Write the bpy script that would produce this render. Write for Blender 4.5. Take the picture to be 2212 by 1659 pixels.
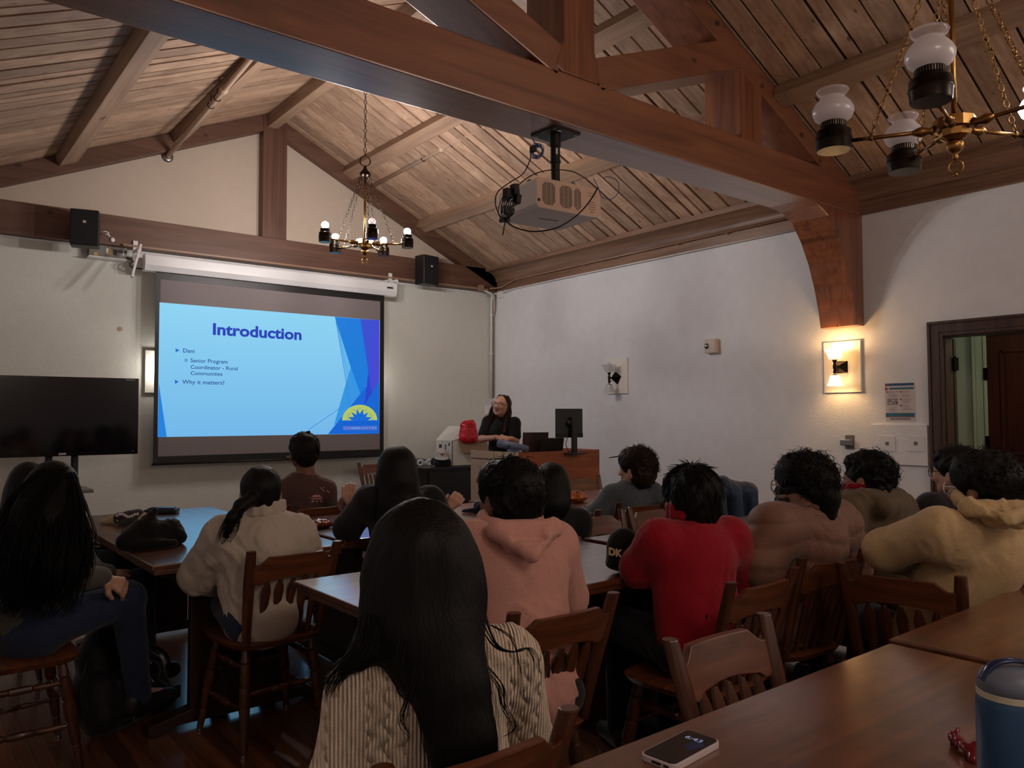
import bpy, bmesh, math, random
import numpy as np
from mathutils import Vector, Matrix, noise as mnoise

for _o in list(bpy.data.objects): bpy.data.objects.remove(_o, do_unlink=True)
SC = bpy.context.scene
COL = SC.collection
random.seed(7)
RNG = np.random.RandomState(11)
PI = math.pi

# ---------------------------------------------------------------- camera
CAM_H = 1.35
FPX = 1685.0
YAW, PITCH, ROLL = math.radians(38.558), math.radians(2.375), math.radians(-0.192)
_f = Vector((math.sin(YAW)*math.cos(PITCH), math.cos(YAW)*math.cos(PITCH), math.sin(PITCH)))
_r0 = Vector((math.cos(YAW), -math.sin(YAW), 0)); _u0 = _r0.cross(_f)
_c, _s = math.cos(ROLL), math.sin(ROLL)
CR = _c*_r0 + _s*_u0; CU = -_s*_r0 + _c*_u0; CF = _f
cam_d = bpy.data.cameras.new('camera'); cam_d.sensor_width = 36; cam_d.lens = 36*FPX/2212
cam_d.clip_start = 0.05
cam = bpy.data.objects.new('camera', cam_d); COL.objects.link(cam)
cam.matrix_world = Matrix(((CR.x, CU.x, -CF.x, 0), (CR.y, CU.y, -CF.y, 0), (CR.z, CU.z, -CF.z, CAM_H), (0, 0, 0, 1)))
SC.camera = cam

# ---------------------------------------------------------------- world, exposure
SC.view_settings.view_transform = 'Standard'
SC.view_settings.look = 'None'
SC.view_settings.gamma = 1
SC.view_settings.exposure = 0.0
SC.view_settings.use_curve_mapping = False
wld = bpy.data.worlds.new('world'); SC.world = wld; wld.use_nodes = True
wld.node_tree.nodes['Background'].inputs[0].default_value = (0.05, 0.05, 0.06, 1)
wld.node_tree.nodes['Background'].inputs[1].default_value = 0.2

def ray(px, py): return CR*((px-1106)/FPX) - CU*((py-829.5)/FPX) + CF
def at(px, py, d):
    "point of the place seen at photo pixel (px,py) at optical depth d metres"
    return Vector((0, 0, CAM_H)) + ray(px, py)*d
def on(px, py, ax, val):
    v = ray(px, py); o = (0, 0, CAM_H)
    return Vector(o) + v*((val-o[ax])/v[ax])

def L(*c):
    out = [((x/255+0.055)/1.055)**2.4 if x/255 > 0.04045 else x/255/12.92 for x in c]
    return (out[0], out[1], out[2], 1)

# ---------------------------------------------------------------- lights of the room and added fill
def point_light(name, loc, power, color=(1, 1, 1), radius=0.03, parent=None):
    l = bpy.data.lights.new(name, 'POINT'); l.energy = power; l.color = color; l.shadow_soft_size = radius
    o = bpy.data.objects.new(name, l); o.location = loc; COL.objects.link(o)
    return o
WARM = (1.0, 0.62, 0.30); COOL = (1.0, 0.86, 0.76)
# unseen fill lights added behind the camera to brighten the audience's backs
point_light('rear_fill_light', (1.2, -1.1, 2.8), 34, (1.0, .80, .64), .3)
point_light('rear_fill_light', (4.6, -1.1, 2.8), 44, (1.0, .82, .68), .3)


# ---------------------------------------------------------------- mesh helpers
def finish(name, me, m=None, parent=None, smooth=False):
    if m is not None:
        for x in (m if isinstance(m, (list, tuple)) else [m]): me.materials.append(x)
    if smooth:
        me.polygons.foreach_set('use_smooth', [True]*len(me.polygons))
    o = bpy.data.objects.new(name, me); COL.objects.link(o)
    if parent is not None:
        me.transform(parent.matrix_basis.inverted() if parent.parent is None else (parent.parent.matrix_basis @ parent.matrix_basis).inverted())
        o.parent = parent
    return o

class MB:
    def __init__(s): s.v = []; s.f = []; s.mi = []; s.cur = 0
    def add(s, vs, fs):
        b = len(s.v); s.v += [tuple(x) for x in vs]
        for f in fs: s.f.append(tuple(b+i for i in f)); s.mi.append(s.cur)
        return s
    def box(s, c, d, rot=None, taper=None):
        vs = []
        for z in (-1, 1):
            for y in (-1, 1):
                for x in (-1, 1):
                    k = 1 if (z < 0 or not taper) else taper
                    p = Vector((x*d[0]/2*k, y*d[1]/2*k, z*d[2]/2))
                    if rot is not None: p = rot @ p
                    vs.append(p+Vector(c))
        return s.add(vs, [(0, 2, 3, 1), (4, 5, 7, 6), (0, 1, 5, 4), (2, 6, 7, 3), (0, 4, 6, 2), (1, 3, 7, 5)])
    def b2(s, x0, x1, y0, y1, z0, z1):
        return s.box(((x0+x1)/2, (y0+y1)/2, (z0+z1)/2), (abs(x1-x0), abs(y1-y0), abs(z1-z0)))
    def prism(s, pts, d):
        "closed 3D polygon pts extruded by vector d"
        n = len(pts); pts = [Vector(p) for p in pts]; d = Vector(d)
        vs = pts+[p+d for p in pts]
        fs = [tuple(range(n))[::-1], tuple(range(n, 2*n))]+[(i, (i+1) % n, n+(i+1) % n, n+i) for i in range(n)]
        return s.add(vs, fs)
    def beam(s, p0, p1, w, h, up=(0, 0, 1)):
        p0, p1 = Vector(p0), Vector(p1); a = (p1-p0).normalized(); up = Vector(up)
        x = a.cross(up).normalized(); y = x.cross(a)
        q = [p0+x*sx*w/2+y*sy*h/2 for sx, sy in ((-1, -1), (1, -1), (1, 1), (-1, 1))]
        return s.prism(q, p1-p0)
    def tube(s, pts, r, n=8, cap=True, flat=1.0):
        pts = [Vector(p) for p in pts]; rs = r if isinstance(r, (list, tuple)) else [r]*len(pts)
        vs = []; fs = []; prev = None
        for i, p in enumerate(pts):
            t = (pts[min(i+1, len(pts)-1)]-pts[max(i-1, 0)])
            if t.length < 1e-9: t = Vector((0, 0, 1))
            t.normalize()
            if prev is None:
                ref = Vector((0, 0, 1)) if abs(t.z) < .9 else Vector((1, 0, 0))
                x = t.cross(ref).normalized()
            else:
                x = (prev - t*prev.dot(t))
                x = x.normalized() if x.length > 1e-6 else t.orthogonal().normalized()
            prev = x; y = t.cross(x)
            for k in range(n):
                a = 2*PI*k/n
                vs.append(p+(x*math.cos(a)+y*math.sin(a)*flat)*rs[i])
        for i in range(len(pts)-1):
            for k in range(n):
                fs.append((i*n+k, i*n+(k+1) % n, (i+1)*n+(k+1) % n, (i+1)*n+k))
        if cap: fs += [tuple(range(n))[::-1], tuple((len(pts)-1)*n+k for k in range(n))]
        return s.add(vs, fs)
    def lathe(s, prof, c=(0, 0, 0), axis=(0, 0, 1), n=20, cap=True):
        "prof = [(radius, distance along axis)]"
        a = Vector(axis).normalized(); x = a.orthogonal().normalized(); y = a.cross(x); c = Vector(c)
        vs = [c+a*h+(x*math.cos(2*PI*k/n)+y*math.sin(2*PI*k/n))*r for r, h in prof for k in range(n)]
        m = len(prof)
        fs = [(i*n+k, i*n+(k+1) % n, (i+1)*n+(k+1) % n, (i+1)*n+k) for i in range(m-1) for k in range(n)]
        if cap: fs += [tuple(range(n))[::-1], tuple((m-1)*n+k for k in range(n))]
        return s.add(vs, fs)
    def ball(s, c, r, n=12, sc=(1, 1, 1), rot=None):
        vs = []; fs = []; m = n//2
        for i in range(m+1):
            th = PI*i/m
            for k in range(n):
                p = Vector((math.sin(th)*math.cos(2*PI*k/n)*sc[0], math.sin(th)*math.sin(2*PI*k/n)*sc[1], math.cos(th)*sc[2]))*r
                if rot is not None: p = rot @ p
                vs.append(p+Vector(c))
        for i in range(m):
            for k in range(n): fs.append((i*n+k, (i+1)*n+k, (i+1)*n+(k+1) % n, i*n+(k+1) % n))
        return s.add(vs, fs)
    def torus(s, c, R, r, axis=(0, 0, 1), n=20, m=6, stretch=1.0, sdir=None):
        a = Vector(axis).normalized(); x = Vector(sdir).normalized() if sdir else a.orthogonal().normalized(); y = a.cross(x)
        pts = [Vector(c)+x*math.cos(2*PI*k/n)*R*stretch+y*math.sin(2*PI*k/n)*R for k in range(n)]
        vs = []; fs = []
        for k in range(n):
            o = (pts[k]-Vector(c)); o.normalize()
            for j in range(m):
                b = 2*PI*j/m
                vs.append(pts[k]+(o*math.cos(b)+a*math.sin(b))*r)
        for k in range(n):
            for j in range(m):
                fs.append((k*m+j, ((k+1) % n)*m+j, ((k+1) % n)*m+(j+1) % m, k*m+(j+1) % m))
        return s.add(vs, fs)
    def mesh(s, name='m', bevel=0, bseg=2):
        me = bpy.data.meshes.new(name); me.from_pydata(s.v, [], s.f)
        me.polygons.foreach_set('material_index', s.mi)
        bm = bmesh.new(); bm.from_mesh(me)
        bmesh.ops.remove_doubles(bm, verts=bm.verts, dist=1e-6)
        bmesh.ops.recalc_face_normals(bm, faces=bm.faces)
        if bevel:
            es = [e for e in bm.edges if len(e.link_faces) == 2 and e.calc_face_angle(0) > 0.5]
            bmesh.ops.bevel(bm, geom=es, offset=bevel, segments=bseg, affect='EDGES', profile=0.6)
        bm.to_mesh(me); bm.free()
        return me
    def build(s, name, m=None, parent=None, smooth=False, bevel=0, bseg=2):
        o = finish(name, s.mesh(name, bevel, bseg), m, parent, smooth)
        if smooth == 'auto':
            o.data.polygons.foreach_set('use_smooth', [True]*len(o.data.polygons))
            bm = bmesh.new(); bm.from_mesh(o.data)
            for e in bm.edges: e.smooth = e.calc_face_angle(0) < 0.6 if len(e.link_faces) == 2 else True
            bm.to_mesh(o.data); bm.free()
        return o

def tag(o, label=None, cat=None, group=None, kind=None):
    if label: o['label'] = label
    if cat: o['category'] = cat
    if group: o['group'] = group
    if kind: o['kind'] = kind
    return o
def thing(name, loc, label, cat, rz=0, group=None):
    o = bpy.data.objects.new(name, None); o.empty_display_size = 0.1
    o.location = loc; o.rotation_euler = (0, 0, rz); COL.objects.link(o)
    o.matrix_basis = Matrix.Translation(Vector(loc)) @ Matrix.Rotation(rz, 4, 'Z')
    return tag(o, label, cat, group)
def copy_tree(o, parent=None):
    c = o.copy(); COL.objects.link(c)
    if parent is not None: c.parent = parent
    for ch in list(o.children): copy_tree(ch, c)
    return c
def text_mesh(body, size, font_bold=0.0, shear=0, align='LEFT', ext=0.0, space=1.0):
    cu = bpy.data.curves.new('t', 'FONT'); cu.body = body; cu.size = size; cu.align_x = align
    cu.offset = font_bold; cu.shear = shear; cu.extrude = ext; cu.resolution_u = 3; cu.space_character = space
    o = bpy.data.objects.new('t', cu); COL.objects.link(o)
    bpy.context.view_layer.update()
    me = bpy.data.meshes.new_from_object(o.evaluated_get(bpy.context.evaluated_depsgraph_get()))
    bpy.data.objects.remove(o); bpy.data.curves.remove(cu)
    return me
def text_on(name, body, size, origin, ex, ey, m, parent=None, width=None, **k):
    "text laid with its baseline start at origin, along ex, upright along ey"
    me = text_mesh(body, size, **k)
    ex, ey = Vector(ex).normalized(), Vector(ey).normalized(); ez = ex.cross(ey)
    if width:
        xs = [v.co.x for v in me.vertices]; w = max(xs)-min(xs); sx = width/w
    else: sx = 1
    mat = Matrix(((ex.x*sx, ey.x, ez.x, origin[0]), (ex.y*sx, ey.y, ez.y, origin[1]), (ex.z*sx, ey.z, ez.z, origin[2]), (0, 0, 0, 1)))
    me.transform(mat)
    return finish(name, me, m, parent)

# ---------------------------------------------------------------- materials
MATS = {}
def nt(name):
    m = bpy.data.materials.new(name); m.use_nodes = True; MATS[name] = m
    t = m.node_tree; b = t.nodes['Principled BSDF']
    return m, t, b
def N(t, kind, **k):
    n = t.nodes.new(kind)
    for a, v in k.items():
        if a.startswith('i_'):
            key = a[2:]; key = int(key) if key.isdigit() else key
            n.inputs[key].default_value = v
        else: setattr(n, a, v)
    return n
def plain(name, col, rough=0.5, metal=0.0, bump=0, bscale=60, emis=None, es=0, trans=0, var=0.0, coat=0, sheen=0, spec=None, ior=None):
    m, t, b = nt(name)
    b.inputs['Base Color'].default_value = col; b.inputs['Roughness'].default_value = rough; b.inputs['Metallic'].default_value = metal
    if spec is not None: b.inputs['Specular IOR Level'].default_value = spec
    if trans: b.inputs['Transmission Weight'].default_value = trans
    if ior: b.inputs['IOR'].default_value = ior
    if coat: b.inputs['Coat Weight'].default_value = coat
    if sheen: b.inputs['Sheen Weight'].default_value = sheen
    if emis: b.inputs['Emission Color'].default_value = emis; b.inputs['Emission Strength'].default_value = es
    if bump or var:
        tc = N(t, 'ShaderNodeTexCoord'); nz = N(t, 'ShaderNodeTexNoise', i_Scale=bscale, i_Detail=4.0)
        t.links.new(tc.outputs['Object'], nz.inputs['Vector'])
        if bump:
            bp = N(t, 'ShaderNodeBump', i_Strength=bump, i_Distance=0.01)
            t.links.new(nz.outputs[0], bp.inputs['Height']); t.links.new(bp.outputs[0], b.inputs['Normal'])
        if var:
            n2 = N(t, 'ShaderNodeTexNoise', i_Scale=bscale*0.15, i_Detail=3.0)
            t.links.new(tc.outputs['Object'], n2.inputs['Vector'])
            mr = N(t, 'ShaderNodeMapRange', i_1=0.3, i_2=0.7, i_3=1-var, i_4=1+var)
            mx = N(t, 'ShaderNodeMix', data_type='RGBA', blend_type='MULTIPLY'); mx.inputs[0].default_value = 1
            mx.inputs[6].default_value = col
            t.links.new(n2.outputs[0], mr.inputs[0]); t.links.new(mr.outputs[0], mx.inputs[7]); t.links.new(mx.outputs[2], b.inputs['Base Color'])
    return m
def wood(name, c1, c2, axis='X', rough=0.5, scale=1.0, knots=0.0, bump=0.15, coat=0.0, planks=None, kc=(0.02, 0.012, 0.008, 1), mottle=0.0, cr=0.16, kf=None, cior=1.55):
    "grain stretched along axis; planks=(axis, width) varies the tone per board and draws the joint"
    m, t, b = nt(name)
    tc = N(t, 'ShaderNodeTexCoord'); st = {'X': (0.6, 9, 9), 'Y': (9, 0.6, 9), 'Z': (9, 9, 0.6)}[axis]
    mp = N(t, 'ShaderNodeMapping'); mp.inputs['Scale'].default_value = [s*scale for s in st]
    t.links.new(tc.outputs['Object'], mp.inputs[0])
    src = mp.outputs[0]
    nz = N(t, 'ShaderNodeTexNoise', i_Scale=1.6, i_Detail=9.0, i_Roughness=0.62, i_Distortion=0.9)
    t.links.new(src, nz.inputs['Vector'])
    wv = N(t, 'ShaderNodeTexWave', i_Scale=1.1, i_Distortion=7.0, i_Detail=3.0, bands_direction={'X': 'Y', 'Y': 'X', 'Z': 'X'}[axis])
    t.links.new(src, wv.inputs['Vector'])
    mx0 = N(t, 'ShaderNodeMath', operation='MULTIPLY_ADD', i_1=0.07, i_2=0.0)
    t.links.new(wv.outputs['Fac'], mx0.inputs[0]); t.links.new(nz.outputs[0], mx0.inputs[2])
    mr = N(t, 'ShaderNodeMapRange', i_1=0.33, i_2=0.72)
    t.links.new(mx0.outputs[0], mr.inputs[0])
    mix = N(t, 'ShaderNodeMix', data_type='RGBA'); mix.inputs[6].default_value = c1; mix.inputs[7].default_value = c2
    t.links.new(mr.outputs[0], mix.inputs[0]); out = mix.outputs[2]
    def mul(fac_socket, lo, hi, a=0.0, bb=1.0):
        nonlocal out
        r = N(t, 'ShaderNodeMapRange', i_1=a, i_2=bb, i_3=lo, i_4=hi); t.links.new(fac_socket, r.inputs[0])
        x = N(t, 'ShaderNodeMix', data_type='RGBA', blend_type='MULTIPLY'); x.inputs[0].default_value = 1
        t.links.new(out, x.inputs[6]); t.links.new(r.outputs[0], x.inputs[7]); out = x.outputs[2]
    if mottle:
        nm = N(t, 'ShaderNodeTexNoise', i_Scale=3.5, i_Detail=5.0, i_Distortion=1.5); t.links.new(tc.outputs['Object'], nm.inputs['Vector'])
        mul(nm.outputs[0], 1-mottle, 1+mottle, 0.3, 0.7)
    if planks:
        sp = N(t, 'ShaderNodeSeparateXYZ'); t.links.new(tc.outputs['Object'], sp.inputs[0])
        dv = N(t, 'ShaderNodeMath', operation='DIVIDE', i_1=planks[1]); t.links.new(sp.outputs['XYZ'.index(planks[0])], dv.inputs[0])
        fl = N(t, 'ShaderNodeMath', operation='FLOOR'); t.links.new(dv.outputs[0], fl.inputs[0])
        wn = N(t, 'ShaderNodeTexWhiteNoise', noise_dimensions='1D'); t.links.new(fl.outputs[0], wn.inputs['W'])
        mul(wn.outputs['Value'], 0.62, 1.25)
        fr = N(t, 'ShaderNodeMath', operation='FRACT'); t.links.new(dv.outputs[0], fr.inputs[0])
        gr = N(t, 'ShaderNodeMath', operation='GREATER_THAN', i_1=0.035); t.links.new(fr.outputs[0], gr.inputs[0])
        mul(gr.outputs[0], 0.25, 1.0)
    if knots:
        mp2 = N(t, 'ShaderNodeMapping'); s2 = {'X': (1.5, 2.6, 2.6), 'Y': (2.6, 1.5, 2.6), 'Z': (2.6, 2.6, 1.5)}[axis]
        mp2.inputs['Scale'].default_value = [q*knots*(.02 if 'XYZ'[i] == kf else 1) for i, q in enumerate(s2)]; t.links.new(tc.outputs['Object'], mp2.inputs[0])
        vo = N(t, 'ShaderNodeTexVoronoi', i_Scale=1.7); t.links.new(mp2.outputs[0], vo.inputs['Vector'])
        mk = N(t, 'ShaderNodeMapRange', i_1=0.045, i_2=0.095, i_3=0.8, i_4=0.0); t.links.new(vo.outputs['Distance'], mk.inputs[0])
        x = N(t, 'ShaderNodeMix', data_type='RGBA'); x.inputs[7].default_value = kc
        t.links.new(mk.outputs[0], x.inputs[0]); t.links.new(out, x.inputs[6]); out = x.outputs[2]
    t.links.new(out, b.inputs['Base Color'])
    b.inputs['Roughness'].default_value = rough
    if coat: b.inputs['Coat Weight'].default_value = coat; b.inputs['Coat Roughness'].default_value = cr; b.inputs['Coat IOR'].default_value = cior
    if bump:
        bp = N(t, 'ShaderNodeBump', i_Strength=bump, i_Distance=0.004)
        t.links.new(mx0.outputs[0], bp.inputs['Height']); t.links.new(bp.outputs[0], b.inputs['Normal'])
        if coat and mottle:
            n3 = N(t, 'ShaderNodeTexNoise', i_Scale=14.0, i_Detail=4.0, i_Distortion=1.0); t.links.new(tc.outputs['Object'], n3.inputs['Vector'])
            b3 = N(t, 'ShaderNodeBump', i_Strength=0.10, i_Distance=0.004); t.links.new(n3.outputs[0], b3.inputs['Height'])
            t.links.new(bp.outputs[0], b3.inputs['Normal']); t.links.new(b3.outputs[0], b.inputs['Coat Normal']); t.links.new(b3.outputs[0], b.inputs['Normal'])
    return m
def emit(name, col, s):
    m, t, b = nt(name); b.inputs['Base Color'].default_value = (0.02, 0.02, 0.02, 1) ; b.inputs['Specular IOR Level'].default_value = 0.1
    b.inputs['Emission Color'].default_value = col; b.inputs['Emission Strength'].default_value = s
    return m
def plaster(name, col, s=0.55):
    m, t, b = nt(name); b.inputs['Base Color'].default_value = col; b.inputs['Roughness'].default_value = 0.62
    tc = N(t, 'ShaderNodeTexCoord')
    n1 = N(t, 'ShaderNodeTexNoise', i_Scale=75.0, i_Detail=5.0, i_Roughness=0.6); n2 = N(t, 'ShaderNodeTexNoise', i_Scale=9.0, i_Detail=4.0)
    t.links.new(tc.outputs['Object'], n1.inputs['Vector']); t.links.new(tc.outputs['Object'], n2.inputs['Vector'])
    b1 = N(t, 'ShaderNodeBump', i_Strength=s, i_Distance=0.006); b2 = N(t, 'ShaderNodeBump', i_Strength=0.06, i_Distance=0.03)
    t.links.new(n1.outputs[0], b1.inputs['Height']); t.links.new(n2.outputs[0], b2.inputs['Height'])
    t.links.new(b2.outputs[0], b1.inputs['Normal']); t.links.new(b1.outputs[0], b.inputs['Normal'])
    mr = N(t, 'ShaderNodeMapRange', i_1=0.3, i_2=0.7, i_3=0.97, i_4=1.02); t.links.new(n2.outputs[0], mr.inputs[0])
    x = N(t, 'ShaderNodeMix', data_type='RGBA', blend_type='MULTIPLY'); x.inputs[0].default_value = 1; x.inputs[6].default_value = col
    t.links.new(mr.outputs[0], x.inputs[7]); t.links.new(x.outputs[2], b.inputs['Base Color'])
    return m

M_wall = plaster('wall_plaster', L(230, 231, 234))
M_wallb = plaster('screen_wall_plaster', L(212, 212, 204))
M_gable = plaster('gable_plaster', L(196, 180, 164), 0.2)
M_hall = plaster('hall_paint', L(205, 208, 190), 0.05)
M_plank = wood('ceiling_planks', L(196, 164, 138), L(150, 118, 96), 'X', 0.55, .6, knots=1.5, planks=None, kc=L(84, 56, 42), kf='Z')
M_plankgap = plain('plank_groove', L(52, 32, 24), 0.8, var=.1)
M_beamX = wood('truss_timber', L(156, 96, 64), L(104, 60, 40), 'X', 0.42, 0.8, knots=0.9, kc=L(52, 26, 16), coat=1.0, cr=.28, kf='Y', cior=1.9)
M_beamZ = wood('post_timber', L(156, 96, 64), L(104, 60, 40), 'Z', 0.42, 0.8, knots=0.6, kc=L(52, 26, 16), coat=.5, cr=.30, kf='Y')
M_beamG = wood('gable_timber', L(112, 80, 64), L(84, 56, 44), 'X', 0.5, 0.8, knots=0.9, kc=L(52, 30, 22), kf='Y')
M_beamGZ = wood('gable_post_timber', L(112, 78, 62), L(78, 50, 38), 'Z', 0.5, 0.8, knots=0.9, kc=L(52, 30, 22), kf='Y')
M_purl = wood('purlin_timber', L(168, 138, 114), L(130, 102, 82), 'Y', 0.5, 0.7, knots=0.7, kc=L(70, 44, 32), kf='Z')
M_crown = wood('crown_timber', L(156, 122, 100), L(112, 82, 66), 'Y', 0.4, 0.9, knots=0.7, kc=L(60, 38, 28), kf='X')
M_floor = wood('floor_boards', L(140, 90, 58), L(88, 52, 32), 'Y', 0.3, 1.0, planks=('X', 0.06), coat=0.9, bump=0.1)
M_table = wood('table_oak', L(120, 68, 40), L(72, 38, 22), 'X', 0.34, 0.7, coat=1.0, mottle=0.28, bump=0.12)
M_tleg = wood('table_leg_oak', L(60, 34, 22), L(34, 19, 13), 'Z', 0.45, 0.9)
M_chair = wood('chair_oak', L(98, 54, 32), L(52, 27, 16), 'Z', 0.35, 1.2, coat=0.25, cr=.3)
M_chairX = wood('chair_oak_rail', L(124, 70, 42), L(74, 38, 22), 'X', 0.42, 1.2, coat=0.1, cr=.35)
M_door = wood('door_mahogany', L(92, 40, 26), L(58, 22, 14), 'Z', 0.4, 1.0)
M_casing = wood('door_casing_oak', L(88, 64, 54), L(54, 36, 30), 'Z', 0.45, 1.0)
M_white = plain('white_enamel', L(226, 226, 228), 0.3)
M_cream = plain('cream_trim_paint', L(206, 208, 186), 0.45)
M_black = plain('black_plastic', L(16, 16, 18), 0.45)
M_blackgl = plain('black_gloss', L(6, 6, 9), 0.12)
M_steel = plain('steel', L(150, 148, 145), 0.3, 1.0)
M_grey = plain('grey_metal_plate', L(120, 116, 112), 0.45, 0.4)
M_brass = plain('antique_brass', L(150, 112, 62), 0.28, 1.0, var=.25, bscale=40)
M_dkbrass = plain('dark_bronze', L(46, 38, 32), 0.3, 1.0, var=.25, bscale=40)
# ================================================================ LARGE STRUCTURE
WX, BY, LX, FY = 6.41, 8.45, -0.45, -1.7         # right wall, back (screen) wall, left wall, wall behind
RIDX = 3.25
TY0, TY1 = 3.27, 3.60                            # roof truss near / far face
def roof_z(x): return 4.728-0.472*(x-RIDX) if x >= RIDX else 4.728-0.437*(RIDX-x)
def structure(name, mb, m, parent=None, **k):
    o = mb.build(name, m, parent, **k)
    if parent is None: o['kind'] = 'structure'
    return o
structure('floor', MB().b2(LX-.1, WX+.1, FY-.1, BY+.1, -.1, 0), M_floor)
def gable(y0, y1):
    pts = [(LX-.1, y0, 0), (WX+.1, y0, 0), (WX+.1, y0, roof_z(WX+.1)+.02), (RIDX, y0, 4.75), (LX-.1, y0, roof_z(LX-.1)+.02)]
    return MB().prism(pts, (0, y1-y0, 0))
wb = gable(BY, BY+.1)
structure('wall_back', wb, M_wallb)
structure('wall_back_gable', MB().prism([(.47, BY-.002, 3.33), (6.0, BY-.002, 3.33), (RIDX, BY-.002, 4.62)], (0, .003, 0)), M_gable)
structure('wall_front', gable(FY-.1, FY), M_wall)
structure('wall_left', MB().b2(LX-.1, LX, FY, BY, 0, roof_z(LX)+.03), M_wall)
DY0, DY1, DZ = 1.70, 2.66, 1.985                 # door opening in the right wall
w = MB(); w.b2(WX, WX+.12, DY1, BY, 0, roof_z(WX)+.01); w.b2(WX, WX+.12, FY, DY0, 0, roof_z(WX)+.01); w.b2(WX, WX+.12, DY0, DY1, DZ, roof_z(WX)+.01)
structure('wall_right', w, M_wall)
# ceiling: boards running down each slope, deep grooves between them
def island_tone(m, lo, hi):
    t = m.node_tree; b = t.nodes['Principled BSDF']; src = b.inputs['Base Color'].links[0].from_socket
    g = N(t, 'ShaderNodeNewGeometry'); r = N(t, 'ShaderNodeMapRange', i_3=lo, i_4=hi); t.links.new(g.outputs['Random Per Island'], r.inputs[0])
    x = N(t, 'ShaderNodeMix', data_type='RGBA', blend_type='MULTIPLY'); x.inputs[0].default_value = 1
    t.links.new(src, x.inputs[6]); t.links.new(r.outputs[0], x.inputs[7]); t.links.new(x.outputs[2], b.inputs['Base Color'])
island_tone(M_plank, 0.72, 1.18)
cl = MB(); rr = random.Random(5)
y = FY
ends = []
while y < BY:
    wd = rr.choice([0.095, 0.15, 0.165, 0.18]); g = rr.choice([0.010, 0.014, 0.022])
    ends.append((y, min(y+wd, BY))); y += wd+g
for side in (1, -1):
    xe = WX if side > 0 else LX
    p0 = Vector((RIDX, 0, 4.728)); p1 = Vector((xe, 0, roof_z(xe))); nrm = Vector((p1.z-p0.z, 0, -(p1.x-p0.x))).normalized()
    if nrm.z < 0: nrm = -nrm
    cl.cur = 1
    a, b_ = p0+nrm*.016, p1+nrm*.016
    cl.prism([(a.x, FY, a.z), (b_.x, FY, b_.z), (b_.x+nrm.x*.04, FY, b_.z+nrm.z*.04), (a.x+nrm.x*.04, FY, a.z+nrm.z*.04)], (0, BY-FY, 0))
    cl.cur = 0
    for (ya, yb) in ends:
        dz = rr.uniform(0, .003); a, b_ = p0+nrm*dz, p1+nrm*dz; c1, c2 = p0+nrm*.015, p1+nrm*.015
        e = 0.004
        cl.prism([(a.x, ya+e, a.z), (a.x, yb-e, a.z), (c1.x, yb, c1.z), (c1.x, ya, c1.z)], (b_-a))
structure('ceiling', cl, [M_plank, M_plankgap])
# gable timber frame on the screen wall
gf = thing('gable_frame', (RIDX, BY, 3.03), 'brown timber frame on the screen wall: tie beam, short king post and sloping rafters', 'timber frame')
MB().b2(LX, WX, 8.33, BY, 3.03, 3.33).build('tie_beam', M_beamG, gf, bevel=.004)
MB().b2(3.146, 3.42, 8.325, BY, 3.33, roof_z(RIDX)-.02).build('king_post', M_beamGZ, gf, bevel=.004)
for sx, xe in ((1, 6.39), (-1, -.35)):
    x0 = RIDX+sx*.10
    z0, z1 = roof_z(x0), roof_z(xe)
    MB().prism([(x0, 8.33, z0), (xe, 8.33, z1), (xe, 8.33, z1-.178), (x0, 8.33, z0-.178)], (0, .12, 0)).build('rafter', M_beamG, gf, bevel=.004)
# king-post roof truss across the room
tr = thing('roof_truss', (3.13, (TY0+TY1)/2, 3.035), 'big reddish brown timber roof truss spanning the room above the projector', 'roof truss')
TH = TY1-TY0
def tpiece(name, pts, m=M_beamX, y0=TY0, th=TH, bev=.008):
    return MB().prism([(x, y0, z) for x, z in pts], (0, th, 0)).build(name, m, tr, bevel=bev)
tpiece('bottom_chord', [(LX, 3.037), (WX, 3.037), (WX, 3.335), (LX, 3.335)])
tpiece('king_post', [(2.985, 3.335), (3.265, 3.335), (3.30, 3.36), (3.245, 3.52), (3.245, 4.66), (2.995, 4.66), (2.995, 3.52), (2.935, 3.36)], M_beamZ, TY0-.004, TH+.008)
tpiece('strut', [(3.30, 3.30), (3.17+.075, 3.49), (4.66, 4.045), (4.73, 4.02), (4.73, 3.845)])
tpiece('strut', [(2.95, 3.30), (3.005, 3.485), (1.65, 4.0), (1.56, 3.96), (1.56, 3.82)])
for x0, x1 in ((4.72, 4.975), (1.31, 1.565)):
    s = 1 if x0 > 3 else -1
    tpiece('queen_post', [(x0, 3.335), (x1, 3.335), (x1, roof_z(x1)-.10), (x0, roof_z(x0)-.10)], M_beamZ, TY0+.004, TH-.008)
for sx, xe in ((1, 6.38), (-1, LX+.05)):
    x0 = RIDX; z0, z1 = 4.72, roof_z(xe)-.008
    tpiece('rafter', [(x0, z0), (xe, z1), (xe, z1-.19), (x0, z0-.19)], M_beamX, TY0+.002, TH-.004)
# curved knee brace with wall post on the right wall
cur = [on(px, py, 1, TY0) for px, py in ((1742, 429), (1768, 441), (1790, 465), (1810, 510), (1826, 560), (1838, 612), (1847, 662), (1852, 702))]
poly = [(p.x, p.z) for p in cur]; poly[0] = (poly[0][0], 3.037)
kb = tpiece('knee_brace', poly+[(WX-.002, poly[-1][1]), (WX-.002, 3.037)], M_beamZ, TY0, TH, .006)
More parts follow.
